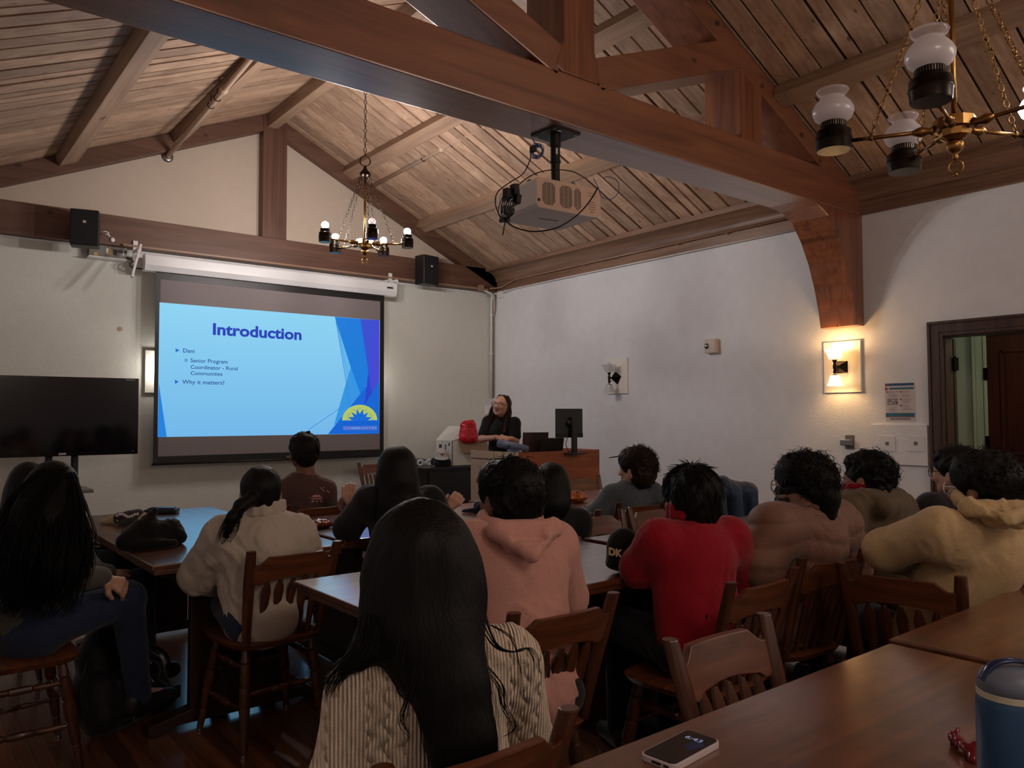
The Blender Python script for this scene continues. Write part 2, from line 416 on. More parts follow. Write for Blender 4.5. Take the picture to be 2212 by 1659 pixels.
# split running down the middle of the brace
split = [on(px, py, 1, (TY0+TY1)/2) for px, py in ((1800, 640), (1806, 665), (1811, 690), (1814, 705))]
MB().tube([(p.x-.002, (TY0+TY1)/2+.01*math.sin(i*2), p.z) for i, p in enumerate([Vector((poly[-1][0], 0, z)) for z in (2.42, 2.36, 2.28, 2.2, 2.1)])], .0035, 5).build('timber_split', M_black, kb)
for i, (x, z) in enumerate(((4.2, 4.23), (4.45, 4.115), (4.98, 3.81), (5.5, 3.56), (5.77, 3.41))):
    MB().lathe([(.018, -.004), (.02, 0.004)], (x, TY0-.001, z-.03), (0, -1, 0), 14).build('wooden_peg', M_beamGZ, tr)
# cornice along the right wall: flat board, cove and fascia
for nm, y0, y1, lab in (('far', TY1, 8.33, 'brown cove cornice along the top of the right wall beyond the truss'), ('near', FY, TY0, 'brown cove cornice along the top of the right wall above the door')):
    cn = thing('cornice', (WX, (y0+y1)/2, 3.04), lab, 'cornice', group=None)
    MB().b2(WX-.025, WX, y0, y1, 3.04, 3.155).build('flat_board', M_crown, cn, bevel=.003)
    pf = [(WX, 3.155), (WX-.035, 3.155), (WX-.045, 3.17)]
    for k in range(9):
        a = k/8*PI/2; pf.append((WX-.045-.155*(1-math.cos(a)), 3.17+.115*math.sin(a)))
    pf += [(WX-.215, 3.285), (WX-.215, roof_z(WX-.215)), (WX, roof_z(WX))]
    MB().prism([(x, y0, z) for x, z in pf], (0, y1-y0, 0)).build('cove_moulding', M_crown, cn, smooth='auto')
# purlins
PUR = [(1.23, 'first from the left wall, left slope'), (2.235, 'second from the left wall, beside the left sprinkler pipe')]
PURR = [(4.20, 'next right of the ridge'), (5.22, 'lower one on the right slope')]
def purlin(x, wd, dp, labs):
    sl = -.472 if x > RIDX else .437
    for (y0, y1), lab in zip(((TY1, 8.33), (FY, TY0)), labs):
        mb = MB(); cx = math.cos(math.atan(sl)); a = Vector((cx, 0, cx*sl)); n = Vector((a.z, 0, -a.x))
        c = Vector((x, y0, roof_z(x)))
        q = [c-a*wd/2-n*.0, c+a*wd/2, c+a*wd/2+n*dp, c-a*wd/2+n*dp]
        mb.prism(q, (0, y1-y0, 0))
        tag(mb.build('ceiling_purlin', M_purl, bevel=.004), lab, 'ceiling beam', 'timber purlins under the sloping ceiling')
purlin(1.23, .165, .10, ('long timber purlin on the left ceiling slope, furthest left of those meeting the screen wall', 'timber purlin on the left ceiling slope on the near side of the truss'))
purlin(2.235, .13, .10, ('timber purlin on the left ceiling slope running beside the left sprinkler pipe', 'timber purlin left of the ridge on the near side of the truss'))
purlin(4.20, .15, .10, ('timber purlin right of the ridge, just behind the far chandelier chain', 'timber purlin right of the ridge, above the near chandelier'))
purlin(5.22, .15, .10, ('timber purlin on the lower right slope, passing behind the projector', 'timber purlin on the right slope starting beside the truss rafter above the near chandelier'))
for (y0, y1), lab in zip(((TY1, 8.33), (FY, TY0)), ('ridge beam meeting the king post above the projection screen', 'ridge beam on the near side of the truss')):
    MBr = MB().b2(RIDX-.055, RIDX+.055, y0, y1, 4.56, 4.71)
    tag(MBr.build('ridge_beam', M_purl, bevel=.004), lab, 'ceiling beam')
# baseboards
structure('baseboard_back', MB().b2(LX, WX, BY-.02, BY, 0, .11), M_crown, bevel=.003)
structure('baseboard_right', MB().b2(WX-.02, WX, DY1+.12, BY-.02, 0, .11), M_crown, bevel=.003)
structure('baseboard_left', MB().b2(LX, LX+.02, FY, BY-.02, 0, .11), M_crown, bevel=.003)
# ---- door to the hall (right wall)
d1 = MB()
def casing(mb, x, y0, y1, z1, wd, th, sx=-1):
    for k, (a, b_) in enumerate(((0, .18), (.18, .24), (.24, .76), (.76, .82), (.82, 1.0))):
        t = th*(1.0 if k in (0, 4) else (.55 if k in (1, 3) else .8))
        i0, i1 = wd*a, wd*b_
        for (ya, yb) in ((y1+i0, y1+i1), (y0-i1, y0-i0)):
            mb.b2(x, x+sx*t, ya, yb, 0, z1+i0)
        mb.b2(x, x+sx*t, y0-i1, y1+i1, z1+i0, z1+i1)
casing(d1, WX, DY0+.02, DY1-.02, DZ-.02, .115, .028)
d1.b2(WX-.002, WX+.125, DY1-.03, DY1, 0, DZ); d1.b2(WX-.002, WX+.125, DY0, DY0+.03, 0, DZ); d1.b2(WX-.002, WX+.125, DY0, DY1, DZ-.03, DZ)
dd = structure('door_1', d1, M_casing)
lf = MB().b2(WX+.14, WX+.18, DY1-.035, DY1+.80, .01, DZ-.035).build('door_leaf', M_casing, dd, bevel=.003)
hg = MB(); 
for z in (1.70, .25): hg.b2(WX+.115, WX+.18, DY1-.052, DY1-.036, z, z+.10); hg.lathe([(.009, 0), (.009, .12)], (WX+.115, DY1-.052, z-.01), (0, 0, 1), 8)
hg.build('hinge', M_dkbrass, lf)
# hall beyond
HX = 7.7
hw = MB(); hw.b2(HX, HX+.1, -.5, 5.5, 0, 2.5)
structure('wall_hall', hw, M_hall)
hw = MB(); hw.b2(WX+.12, HX+.1, 4.6, 4.7, 0, 2.5); structure('wall_hall_far', hw, M_hall)
hw = MB(); hw.b2(WX+.12, HX+.1, -.6, -.5, 0, 2.5); structure('wall_hall_near', hw, M_hall)
structure('floor_hall', MB().b2(WX+.12, HX+.1, -.6, 4.7, -.1, 0), M_floor)
structure('ceiling_hall', MB().b2(WX+.12, HX+.1, -.6, 4.7, 2.5, 2.6), M_hall)
d2 = MB(); casing(d2, HX, 1.98, 2.81, 2.06, .115, .03); dd2 = structure('door_2', d2, M_cream)
lf2 = MB(); lf2.b2(HX-.012, HX+.0, 1.98, 2.81, .01, 2.06)
lf2o = lf2.build('door_leaf', M_door, dd2)
for z0, z1 in ((.25, .85), (1.0, 1.92)):
    for y0, y1 in ((2.10, 2.36), (2.44, 2.70)):
        pn = MB(); pn.b2(HX-.022, HX-.012, y0, y1, z0, z0+.02); pn.b2(HX-.022, HX-.012, y0, y1, z1-.02, z1); pn.b2(HX-.022, HX-.012, y0, y0+.02, z0, z1); pn.b2(HX-.022, HX-.012, y1-.02, y1, z0, z1)
        pn.b2(HX-.018, HX-.012, y0+.05, y1-.05, z0+.05, z1-.05)
        pn.build('door_panel', M_door, lf2o, bevel=.002)
hg = MB()
for z in (1.66, 1.05, .2): hg.b2(HX-.035, HX-.005, 2.80, 2.83, z, z+.11)
hg.build('hinge', M_dkbrass, lf2o)
point_light('hall_light', (7.1, 1.6, 2.35), 9, (.92, 1.0, .80), .12)
# ================================================================ CHANDELIERS, SCONCES
M_bulb = emit('lit_bulb', (1.0, 0.92, 0.88, 1), 880)
M_bulb2 = emit('lit_bulb_shaded', (1.0, 0.92, 0.88, 1), 420)
M_warmbulb = emit('lit_warm_bulb', (1.0, 0.56, 0.20, 1), 210)
def glassy(name, col, op, rough=.25, em=None, es=0):
    m, t, b = nt(name); t.nodes.remove(b); o = t.nodes['Material Output']
    d = N(t, 'ShaderNodeBsdfDiffuse', i_Color=col); tr = N(t, 'ShaderNodeBsdfTranslucent', i_Color=col); gl = N(t, 'ShaderNodeBsdfGlossy', i_Roughness=rough); tp = N(t, 'ShaderNodeBsdfTransparent')
    m1 = N(t, 'ShaderNodeMixShader', i_0=.5); t.links.new(d.outputs[0], m1.inputs[1]); t.links.new(tr.outputs[0], m1.inputs[2])
    m2 = N(t, 'ShaderNodeMixShader', i_0=.08); t.links.new(m1.outputs[0], m2.inputs[1]); t.links.new(gl.outputs[0], m2.inputs[2])
    m3 = N(t, 'ShaderNodeMixShader', i_0=op); t.links.new(tp.outputs[0], m3.inputs[1]); t.links.new(m2.outputs[0], m3.inputs[2])
    last = m3.outputs[0]
    if em:
        e = N(t, 'ShaderNodeEmission', i_Color=em, i_Strength=es); ad = N(t, 'ShaderNodeAddShader'); t.links.new(last, ad.inputs[0]); t.links.new(e.outputs[0], ad.inputs[1]); last = ad.outputs[0]
    t.links.new(last, o.inputs[0]); return m
M_milk = glassy('milk_glass', (.86, .82, .84, 1), .97)
M_milklit = glassy('milk_glass_lit', (.95, .93, .95, 1), .97, em=(1, .95, 1, 1), es=1.3)
M_clear = glassy('clear_rim_glass', (.8, .72, .76, 1), .45, .05)
M_frost = glassy('frosted_shade_glass', (.85, .85, .86, 1), .8)
M_amber = glassy('lit_amber_glass', (1, .8, .55, 1), .9, em=(1.0, .60, .26, 1), es=.9)
M_amber2 = glassy('lit_lower_glass', (1, .9, .7, 1), .9, em=(1.0, .72, .40, 1), es=2.6)
def chain(mb, p0, p1, link, r, wr):
    p0, p1 = Vector(p0), Vector(p1); n = max(2, int((p1-p0).length/link)); d = (p1-p0).normalized(); a = d.orthogonal().normalized(); b = d.cross(a)
    for i in range(n):
        c = p0.lerp(p1, (i+.5)/n); mb.torus(c, r, wr, a if i % 2 else b, 10, 5, 1.45, d)
def chandelier(loc, R, theta0, top_z, label, shades, lit, cup):
    loc = Vector(loc); t = thing('chandelier', loc, label, 'chandelier')
    tow = Vector((-CF.x, -CF.y, 0)).normalized() if False else Vector((-loc.x, -loc.y, 0)).normalized()
    rgt = Vector((-tow.y, tow.x, 0))
    rodtop = loc.z+.62 if not shades else loc.z+.75
    mb = MB().tube([loc, (loc.x, loc.y, rodtop)], .011, 10); mb.build('centre_rod', M_brass, t, True)
    mb = MB().lathe([(.02, 0), (.045, .01), (.05, .03), (.018, .07), (.012, .10)], (loc.x, loc.y, rodtop-.02), n=14); mb.build('top_cap', M_dkbrass, t, True)
    MB().torus((loc.x, loc.y, rodtop+.12), .045, .005, tow, 20, 6).build('hanging_ring', M_dkbrass, t, True)
    mb = MB(); chain(mb, (loc.x, loc.y, rodtop+.16), (loc.x, loc.y, top_z), .042, .013, .0032); mb.build('hanging_chain', M_dkbrass, t, True)
    hb = MB().lathe([(.03, -.05), (.055, -.035), (.06, -.01), (.075, -.005), (.075, .035), (.03, .05)], loc, n=10); hb.build('hub', M_brass, t)
    fn = MB().lathe([(.012, 0), (.03, -.012), (.034, -.03), (.02, -.05), (.008, -.06), (.012, -.07), (.006, -.085)], (loc.x, loc.y, loc.z-.045), n=14)
    fn.torus((loc.x, loc.y, loc.z-.155), .026, .0045, tow, 16, 6); fn.ball((loc.x, loc.y, loc.z-.185), .009, 8); fn.build('finial_ring', M_brass, t, True)
    for k in range(5):
        th = theta0+k*2*PI/5; d = (rgt*math.sin(th)+tow*math.cos(th)).normalized()
        e = loc+d*R
        ar = MB().tube([loc+d*.05, loc+d*(R-cup*.45)], .0085, 8)
        ar.lathe([(.008, .0), (.02, .006), (.012, .02), (.021, .045), (.018, .06), (.009, .08)], loc+d*.07, d, 12)
        ar.lathe([(.008, 0), (.014, .005), (.014, .012), (.008, .018)], loc+d*(R*.66), d, 10)
        ao = ar.build('arm', M_brass, t, True)
        c = cup/2
        MB().lathe([(c*.2, -.035), (c*.93, -.035), (c*.97, -.028), (c, .005), (c*1.03, .008), (c*1.03, .014), (c, .018), (c*.97, .045), (c*.8, .055), (c*.72, .058), (c*.72, .082), (c*.66, .084)], e, n=24).build('lamp_font', M_dkbrass, ao, 'auto')
        gm = MB()
        for q in range(36):
            a = q/36*2*PI; gm.box(e+Vector((math.cos(a)*c*.735, math.sin(a)*c*.735, .07)), (.0022, .0022, .018), Matrix.Rotation(a, 3, 'Z'))
        gm.build('gallery', M_steel if shades else M_dkbrass, ao)
        if shades:
            s = .082
            pf = [(.45, .0), (.62, .04), (.88, .22), (1.0, .48), (.99, .62), (.86, .85), (.66, 1.05), (.56, 1.18)]
            q = MB().lathe([(r*s, h*s*1.12+.082) for r, h in pf], e, n=28, cap=False); sh = q.build('glass_shade', M_milklit if k in lit else M_milk, ao, True)
            pf2 = [(.56, 1.18), (.60, 1.26), (.72, 1.36), (.78, 1.46), (.76, 1.5)]
            MB().lathe([(r*s, h*s*1.12+.082) for r, h in pf2], e, n=28, cap=False).build('clear_rim', M_clear, ao, True)
            if k in lit: MB().ball(e+Vector((0, 0, .135)), .03, 12).build('bulb', M_bulb2, ao, True)
        else:
            MB().lathe([(.017, .05), (.019, .09)], e, n=12).build('bulb_socket', M_white, ao, True)
            MB().ball(e+Vector((0, 0, .112)), .031, 16).build('bulb', M_bulb if k in lit else M_milk, ao, True)
        mb = MB(); chain(mb, loc+d*(R*.68)+Vector((0, 0, .012)), (loc.x+d.x*.03, loc.y+d.y*.03, rodtop+.0), .034, .0105, .0026); mb.build('support_chain', M_brass if shades else M_dkbrass, t, True)
    return t
h2 = on(788, 527, 0, RIDX)
chandelier((RIDX, h2.y, h2.z), .375, math.radians(9), 4.56, 'far brass chandelier with bare glowing bulbs hanging in front of the screen wall', False, (1, 2, 3, 4), .108)
h1 = on(2062, 277, 0, RIDX)
chandelier((RIDX, h1.y, h1.z), .44, math.radians(-9), 4.56, 'near brass chandelier with milk glass shades at the upper right', True, (2, 1), .142)

M_board = plain('painted_board', L(236, 232, 224), .5, bump=.2, bscale=60)
def sconce(loc, out, label, lit, plate, twist=0.0):
    "two-light wall lamp; loc = centre of arm joint, out = unit vector away from wall, plate=(half width, z0, z1, offset)"
    loc = Vector(loc); out = Vector(out); side = out.cross(Vector((0, 0, 1)))
    t = thing('wall_sconce', loc-out*.14, label, 'wall lamp', group=None)
    def bx(mb, c, ds, do, dz, rot=None):
        q = []
        for z in (-1, 1):
            for a, b_ in ((-1, -1), (1, -1), (1, 1), (-1, 1)): q.append(Vector(c)+side*a*ds/2+out*b_*do/2+Vector((0, 0, z*dz/2)))
        mb.add(q, [(0, 1, 2, 3), (4, 5, 6, 7), (0, 1, 5, 4), (1, 2, 6, 5), (2, 3, 7, 6), (3, 0, 4, 7)])
    w0, pz0, pz1, off = plate
    mb = MB(); bx(mb, loc-out*(.14-.008)+side*off+Vector((0, 0, (pz0+pz1)/2-loc.z)), w0*2, .026, pz1-pz0); mb.build('backing_board', M_board, t, bevel=.003)
    ca, sa = math.cos(twist), math.sin(twist)
    def sq(s, o):  # square ring rotated in wall plane
        return [loc-out*(.14-o)+side*off*.0+(side*(x*ca-z*sa)+Vector((0, 0, 1))*(x*sa+z*ca))*s for x, z in ((-1, -1), (1, -1), (1, 1), (-1, 1))]
    mb = MB(); rings = [sq(.052, .014), sq(.052, .026), sq(.044, .030), sq(.044, .042), sq(.018, .085), sq(.010, .09)]
    vs = [v for r in rings for v in r]; fs = [(i*4+k, i*4+(k+1) % 4, (i+1)*4+(k+1) % 4, (i+1)*4+k) for i in range(5) for k in range(4)]+[(0, 1, 2, 3), (20, 21, 22, 23)]
    mb.add(vs, fs); mb.build('pyramid_backplate', M_dkbrass, t)
    mb = MB().tube([loc-out*.055, loc], .009, 8); mb.lathe([(.008, -.06), (.016, -.05), (.010, -.03), (.016, -.01), (.016, .01), (.009, .03), (.017, .045), (.022, .06)], loc, n=12)
    mb.tube([loc+Vector((0, 0, -.03)), loc-side*.03+Vector((0, 0, -.035))], .004, 6); mb.ball(loc-side*.032+Vector((0, 0, -.035)), .007, 8)
    mb.build('arm', M_dkbrass, t, True)
    def shade(nm, z0, z1, r0, r1, flare, mt):
        n = 5; rings = []
        for i in range(n):
            u = i/(n-1); r = r0+(r1-r0)*u+flare*(u**3); zz = z0+(z1-z0)*u
            rings.append([loc+side*(x*r)+out*(y*r)+Vector((0, 0, zz+(.006 if i == n-1 and abs(x*y) > .9 else 0))) for x, y in ((-1, -1), (0, -1.03), (1, -1), (1.03, 0), (1, 1), (0, 1.03), (-1, 1), (-1.03, 0))])
        vs = [v for r in rings for v in r]; fs = [(i*8+k, i*8+(k+1) % 8, (i+1)*8+(k+1) % 8, (i+1)*8+k) for i in range(n-1) for k in range(8)]
        MB().add(vs, fs).build(nm, mt, t, True)
    shade('upper_shade', .065, .145, .034, .048, .014, M_amber if lit else M_frost)
    shade('lower_shade', -.075, -.165, .026, .042, .006, M_amber2 if lit else M_frost)
    MB().lathe([(.012, -.065), (.026, -.075), (.026, -.08)], loc, n=12).build('shade_fitter', M_dkbrass, t)
    MB().ball(loc+Vector((0, 0, .145)), .027, 14).build('upper_bulb', M_warmbulb if lit else M_frost, t, True)
    if lit: MB().ball(loc+Vector((0, 0, -.13)), .02, 12).build('lower_bulb', M_warmbulb, t, True)
    return t
j = on(1803, 792, 0, WX-.14)
sconce(j, (-1, 0, 0), 'lit two-light wall sconce glowing amber below the curved timber brace', True, (.167, 1.545, 1.985, (3.462-j.y)*-1 if False else 0), 0)
j2 = on(1316, 816, 0, WX-.14)
sconce(j2, (-1, 0, 0), 'unlit two-light wall sconce with a crooked square backplate, behind the presenter monitor', False, (.16, 1.60, 2.0, 0), math.radians(32))
# two wall lamps burning behind the projection screen (their boards show past its edge)
bL = on(311, 808, 1, BY)
for xx, lab in ((bL.x+.17, 'white board of the wall lamp half hidden behind the left edge of the screen'), (4.44, 'wall lamp hidden behind the right edge of the projection screen')):
    tl = thing('wall_lamp', (xx, BY, 1.78), lab, 'wall lamp')
    MB().b2(xx-.165, xx+.165, BY-.02, BY-.001, 1.60, 2.03).build('backing_board', M_board, tl, bevel=.003)
    MB().lathe([(.05, 0), (.045, .02), (.015, .04), (.012, .08)], (xx, BY-.02, 1.8), (0, -1, 0), 12).build('lamp_base', M_dkbrass, tl, True)
    point_light('hidden_lamp_light', (xx, BY-.11, 1.84), 5.5, (1.0, .93, .84), .03)

# ================================================================ PROJECTION SCREEN
SY = 8.24
def S(px, py, k=0): 
    p = on(px, py, 1, SY-.0015*k); return p
def Z(zx, zy): return 320+zx/3.857, 580+zy/3.857
def Z3(zx, zy): return 720+zx/17.02, 860+zy/17.02
scr = thing('projection_screen', (3.4, SY, 2.8), 'large pull-down projection screen with a black border showing a blue slide', 'projection screen')
M_fabric = plain('screen_fabric', L(132, 124, 126), .8)
xl, xr = S(333.4, 800).x, S(829.4, 800).x; ixl, ixr = S(344, 800).x, S(820.8, 800).x
zt, zb = S(580, 610).z, S(580, 993).z
zti, zbi = S(345.6, 603.4).z, S(820, 970.5).z
MB().b2(xl, xr, SY, SY+.004, zb, 2.86).build('black_border', M_black, scr)
MB().b2(ixl, ixr, SY-.001, SY+.0, zbi, zti).build('fabric', M_fabric, scr)
MB().lathe([(.012, 0), (.012, xr-xl+.02)], (xl-.01, SY, zb-.004), (1, 0, 0), 10).build('weight_bar', M_black, scr, True)
MB().b2(3.40, 3.50, SY-.016, SY-.006, zb+.012, zb+.035).build('pull_tab', M_grey, scr)
hb = MB(); hz0, hz1 = 2.80, 2.965
hx0, hx1 = on(310, 580, 1, SY).x, on(853, 630, 1, SY).x
hb.prism([(hx0, SY+.06, hz1), (hx0, SY-.045, hz1), (hx0, SY-.06, hz1-.015), (hx0, SY-.06, hz0+.055), (hx0, SY-.035, hz0), (hx0, SY+.06, hz0)], (hx1-hx0, 0, 0))
hbo = hb.build('screen_housing', M_white, scr, bevel=.006)
MB().b2(hx1-.14, hx1-.06, SY-.063, SY-.059, 2.885, 2.905).build('maker_badge', M_black, hbo)
# wall brackets for the housing
for k, xx in enumerate((hx0-.06, hx1-.02)):
    bk = MB().b2(xx-.02, xx+.02, SY-.08, BY-.12+.0, 2.97, 3.0); bk.b2(xx-.022, xx+.022, BY-.14, BY-.12, 2.86, 3.1)
    if k == 0: bk.beam((xx+.01, SY-.10, 3.03), (xx-.10, SY-.28, 2.70), .035, .02, (1, 0, 0)); bk.tube([(xx-.095, SY-.275, 2.715), (xx-.11, SY-.295, 2.675)], .014, 8)
    else: bk.beam((xx, BY-.14, 3.02), (xx-.22, SY-.02, 2.95), .03, .02); bk.beam((xx+.01, BY-.14, 3.02), (xx-.06, SY-.03, 2.93), .03, .02)
    bk.build('wall_bracket', M_white, scr, bevel=.002)
E_bg = None
def bgmat():
    m, t, b = nt('slide_background'); b.inputs['Base Color'].default_value = (.02, .02, .02, 1); b.inputs['Specular IOR Level'].default_value = 0.1
    tc = N(t, 'ShaderNodeTexCoord'); sp = N(t, 'ShaderNodeSeparateXYZ'); t.links.new(tc.outputs['Generated'], sp.inputs[0])
    cr = N(t, 'ShaderNodeMix', data_type='RGBA'); cr.inputs[6].default_value = L(112, 182, 232); cr.inputs[7].default_value = L(138, 208, 240)
    t.links.new(sp.outputs[2], cr.inputs[0]); t.links.new(cr.outputs[2], b.inputs['Emission Color']); b.inputs['Emission Strength'].default_value = 1.0
    return m
EM = {}
def E(*c):
    if c not in EM: EM[c] = emit('slide_%d_%d_%d' % c, L(*c), 1.0)
    return EM[c]
sl = MB().add([S(*Z(95, 282), 1), S(*Z(1930, 432), 1), S(*Z(1925, 1375), 1), S(*Z(78, 1405), 1)], [(0, 1, 2, 3)]).build('projected_slide', bgmat(), scr)
def shape(pts, col, k, conv=Z, nm='slide_shape'):
    MB().add([S(*conv(*p), k) for p in pts], [tuple(range(len(pts)))]).build(nm, E(*col), sl)
shape([(88, 950), (155, 1403), (78, 1405)], (30, 128, 218), 2)
shape([(1555, 403), (1770, 420), (1840, 880), (1800, 1060), (1768, 1045), (1688, 822), (1565, 440)], (8, 120, 214), 2)
shape([(1648, 955), (1688, 822), (1768, 1045), (1700, 1140), (1560, 1300), (1548, 1308)], (46, 146, 224), 3)
shape([(1565, 440), (1688, 822), (1648, 955), (1640, 880)], (96, 180, 234), 3)
shape([(1498, 1380), (1768, 1045), (1830, 970), (1926, 925), (1925, 1375)], (4, 98, 210), 3)
shape([(1768, 420), (1928, 432), (1926, 925), (1862, 1042), (1835, 860)], (54, 74, 204), 4)
shape([(1835, 860), (1862, 1042), (1800, 1137)], (34, 64, 200), 4)
shape([(1888, 428), (1928, 432), (1926, 925), (1862, 1042), (1855, 800)], (64, 68, 208), 5)
def sline(a, b, col, w, k=6):
    a, b = S(*Z(*a), k), S(*Z(*b), k); d = (b-a).normalized(); n = Vector((d.z, 0, -d.x))*w/2
    MB().add([a+n, b+n, b-n, a-n], [(0, 1, 2, 3)]).build('slide_line', E(*col), sl)
sline((1335, 1345), (1740, 1065), (50, 130, 214), .006); sline((1565, 440), (1682, 1140), (40, 130, 216), .006)
sline((1565, 440), (1716, 1110), (70, 150, 222), .005)
def stext(body, z0, z1, cap, col, bold=0.0, conv=Z, k=7, sp=1.0, shrink=1.0):
    a = S(*conv(*z0), k); b = S(*conv(*z1), k); top = S(*conv(z0[0], z0[1]-cap), k)
    text_on('slide_text', body, (top.z-a.z)/.70, a, (1, 0, 0), (0, 0, 1), E(*col), sl, width=(b.x-a.x), font_bold=bold*(top.z-a.z), space=sp)
stext('Introduction', (532, 548), (1272, 590), 93, (18, 56, 178), .045)
NV = (26, 62, 140)
stext('Dani', (288, 699), (382, 704), 34, NV, .012)
stext('Senior Program', (352, 781), (660, 800), 33, NV, .012)
stext('Coordinator - Rural', (352, 835), (743, 843), 32, NV, .012)
stext('Communities', (352, 886), (617, 892), 31, NV, .012)
stext('Why it matters?', (284, 960), (636, 966), 34, NV, .012)
for (a, b_, c) in (((229, 664), (262, 682), (229, 699)), ((223, 926), (256, 944), (223, 962))): shape([a, b_, c], (20, 110, 204), 7)
cc = S(*Z(316, 765), 7); MB().torus(cc, .012, .003, (0, 1, 0), 16, 4).build('slide_bullet', E(30, 90, 190), sl)
C0 = S(*Z3(980, 815), 8); Rl = (S(*Z3(1615, 815), 8)-C0).length; Ty = S(*Z3(980, 245), 8).z-C0.z
n = 28; arc = [C0+Vector((Rl*math.cos(PI*i/n), 0, Ty*math.sin(PI*i/n))) for i in range(n+1)]
MB().add(arc, [tuple(range(n+1))]).build('slide_logo', E(176, 196, 98), sl)
star = [(680, 815), (540, 700), (760, 690), (655, 510), (845, 610), (870, 385), (970, 575), (1095, 400), (1108, 610), (1290, 520), (1200, 690), (1430, 705), (1265, 815)]
Cc = S(*Z3(980, 815), 9)
for i in range(len(star)-1):
    MB().add([Cc, S(*Z3(*star[i]), 9), S(*Z3(*star[i+1]), 9)], [(0, 1, 2)]).build('slide_logo_star', E(6, 104, 212), sl)
for (x, y, a, l) in ((765, 440, 60, 130), (975, 385, 90, 130), (1200, 440, 118, 130), (580, 590, 32, 150), (1360, 610, 150, 160), (540, 650, 5, 80), (1430, 655, 175, 80), (530, 775, 0, 150), (1430, 775, 0, 150)):
    ca, sa = math.cos(math.radians(a)), -math.sin(math.radians(a))*-1
    pts = [(x+ca*l/2, y+sa*l/2), (x-sa*14, y+ca*14), (x-ca*l/2, y-sa*l/2), (x+sa*14, y-ca*14)]
    shape(pts, (70, 140, 190), 10, Z3, 'slide_logo_ray')
stext('FOUNDATION', (380, 985), (1600, 985), 120, (10, 84, 196), 0, Z3, 9)
shape([(345, 1025), (1600, 1025), (1600, 1180), (345, 1180)], (84, 96, 190), 9, Z3, 'slide_logo_band')
stext('COMMUNITIES', (372, 1150), (1590, 1150), 85, (84, 160, 244), .02, Z3, 11)

# ================================================================ LOUDSPEAKERS, CONTROL BOX, CABLING ON THE SCREEN WALL
def speaker(p, w, h, d, yaw, label, badge):
    t = thing('loudspeaker', p, label, 'loudspeaker', yaw)
    R = Matrix.Rotation(yaw, 3, 'Z'); p = Vector(p)
    MB().box(p, (w, d, h), R).build('cabinet', M_black, t, bevel=.012, bseg=3)
    MB().box(p+R @ Vector((0, -d/2-.002, 0)), (w*.93, .008, h*.95), R).build('grille', plain('speaker_grille', L(12, 12, 16), .8, bump=.4, bscale=400), t)
    MB().box(p+R @ Vector((badge[0], -d/2-.008, badge[1])), (.026, .004, .022), R).build('badge', plain('speaker_badge', L(200, 180, 170), .4), t)
    MB().tube([p+R @ Vector((.0, d/2-.01, 0)), (p.x+.03, 8.345, p.z-.02)], .018, 8).build('mounting_arm', M_white, t)
a = on(184, 495, 1, 8.10)
speaker(a, .235, .335, .17, math.radians(-14), 'black wall loudspeaker above the left end of the projection screen', (0, .05))
a = on(922, 585, 1, 8.16)
speaker(a, .245, .36, .17, math.radians(10), 'black wall loudspeaker above the right end of the projection screen', (-.0, .045))
t = thing('cable_clip_cover', on(238, 516, 1, 8.32), 'small white dome with a looped lead beside the left loudspeaker', 'cable cover')
q = on(243, 518, 1, 8.322); MB().ball(q, .022, 12, (1, .6, 1.1)).build('dome', M_white, t, True)
MB().tube([on(x, y, 1, 8.25) for x, y in ((220, 501), (228, 500), (235, 503), (234, 507), (228, 505), (233, 506), (238, 511))], .006, 6).build('lead', M_white, t, True)
t = thing('control_box', on(228, 545, 1, BY), 'grey metal screen control box with stickers under the left loudspeaker', 'control box')
c = on(232, 545, 1, 8.40); MB().box(c, (.335, .08, .115)).build('box', M_grey, t, bevel=.003)
MB().b2(c.x-.175, c.x+.165, 8.33, BY, c.z-.072, c.z-.060).build('base_plate', M_white, t)
M_yel = plain('yellow_sticker', L(190, 160, 90), .5)
for dx, w, mt in ((-.10, .035, M_yel), (.025, .03, M_yel), (.0, .02, M_white), (.07, .03, M_black), (.145, .012, M_white)): MB().box((c.x+dx-.01, 8.358, c.z+(.0 if mt != M_white else .005)-(.035 if dx < -.05 else 0)), (w, .003, .055 if dx > -.05 else .03)).build('sticker', mt, t)
t = tag(MB().tube([on(x, y, 1, 8.30) for x, y in ((272, 556), (284, 561), (288, 565), (280, 569), (281, 575), (290, 580), (303, 580), (309, 582))], .007, 8).build('power_cable', M_black, None, True), 'black cable looping from the control box to the screen housing', 'cable')
M_trunk = plain('brown_painted_trunking', L(150, 120, 100), .35)
r = MB().b2(on(265, 520, 1, 8.32).x, 6.22, 8.30, 8.33, 3.035, 3.055).build('cable_raceway', M_trunk, bevel=.002)
tag(r, 'long beige cable raceway fixed along the bottom edge of the tie beam', 'cable raceway')
wc = MB().tube([(LX, BY-.015, 3.018), (2.5, BY-.015, 3.018), (6.0, BY-.015, 3.015), (6.25, BY-.015, 2.99), (WX-.06, BY-.02, 2.985)], .011, 8)
tag(wc.build('cable_conduit', M_white, None, True), 'thin white conduit running along the screen wall just under the tie beam', 'conduit')
t = thing('junction_box', on(1038, 621, 1, 8.32), 'brown square junction box near the corner on the tie beam', 'junction box')
p = on(1039, 622, 1, 8.30); MB().box(p, (.075, .05, .075)).build('box', M_trunk, t, bevel=.004)
vc = MB().tube([(p.x+.03, 8.31, p.z-.02), (6.30, 8.33, 3.0), (6.345, 8.40, 2.90), (6.35, 8.41, 2.7), (6.35, 8.42, 1.62)], .013, 8)
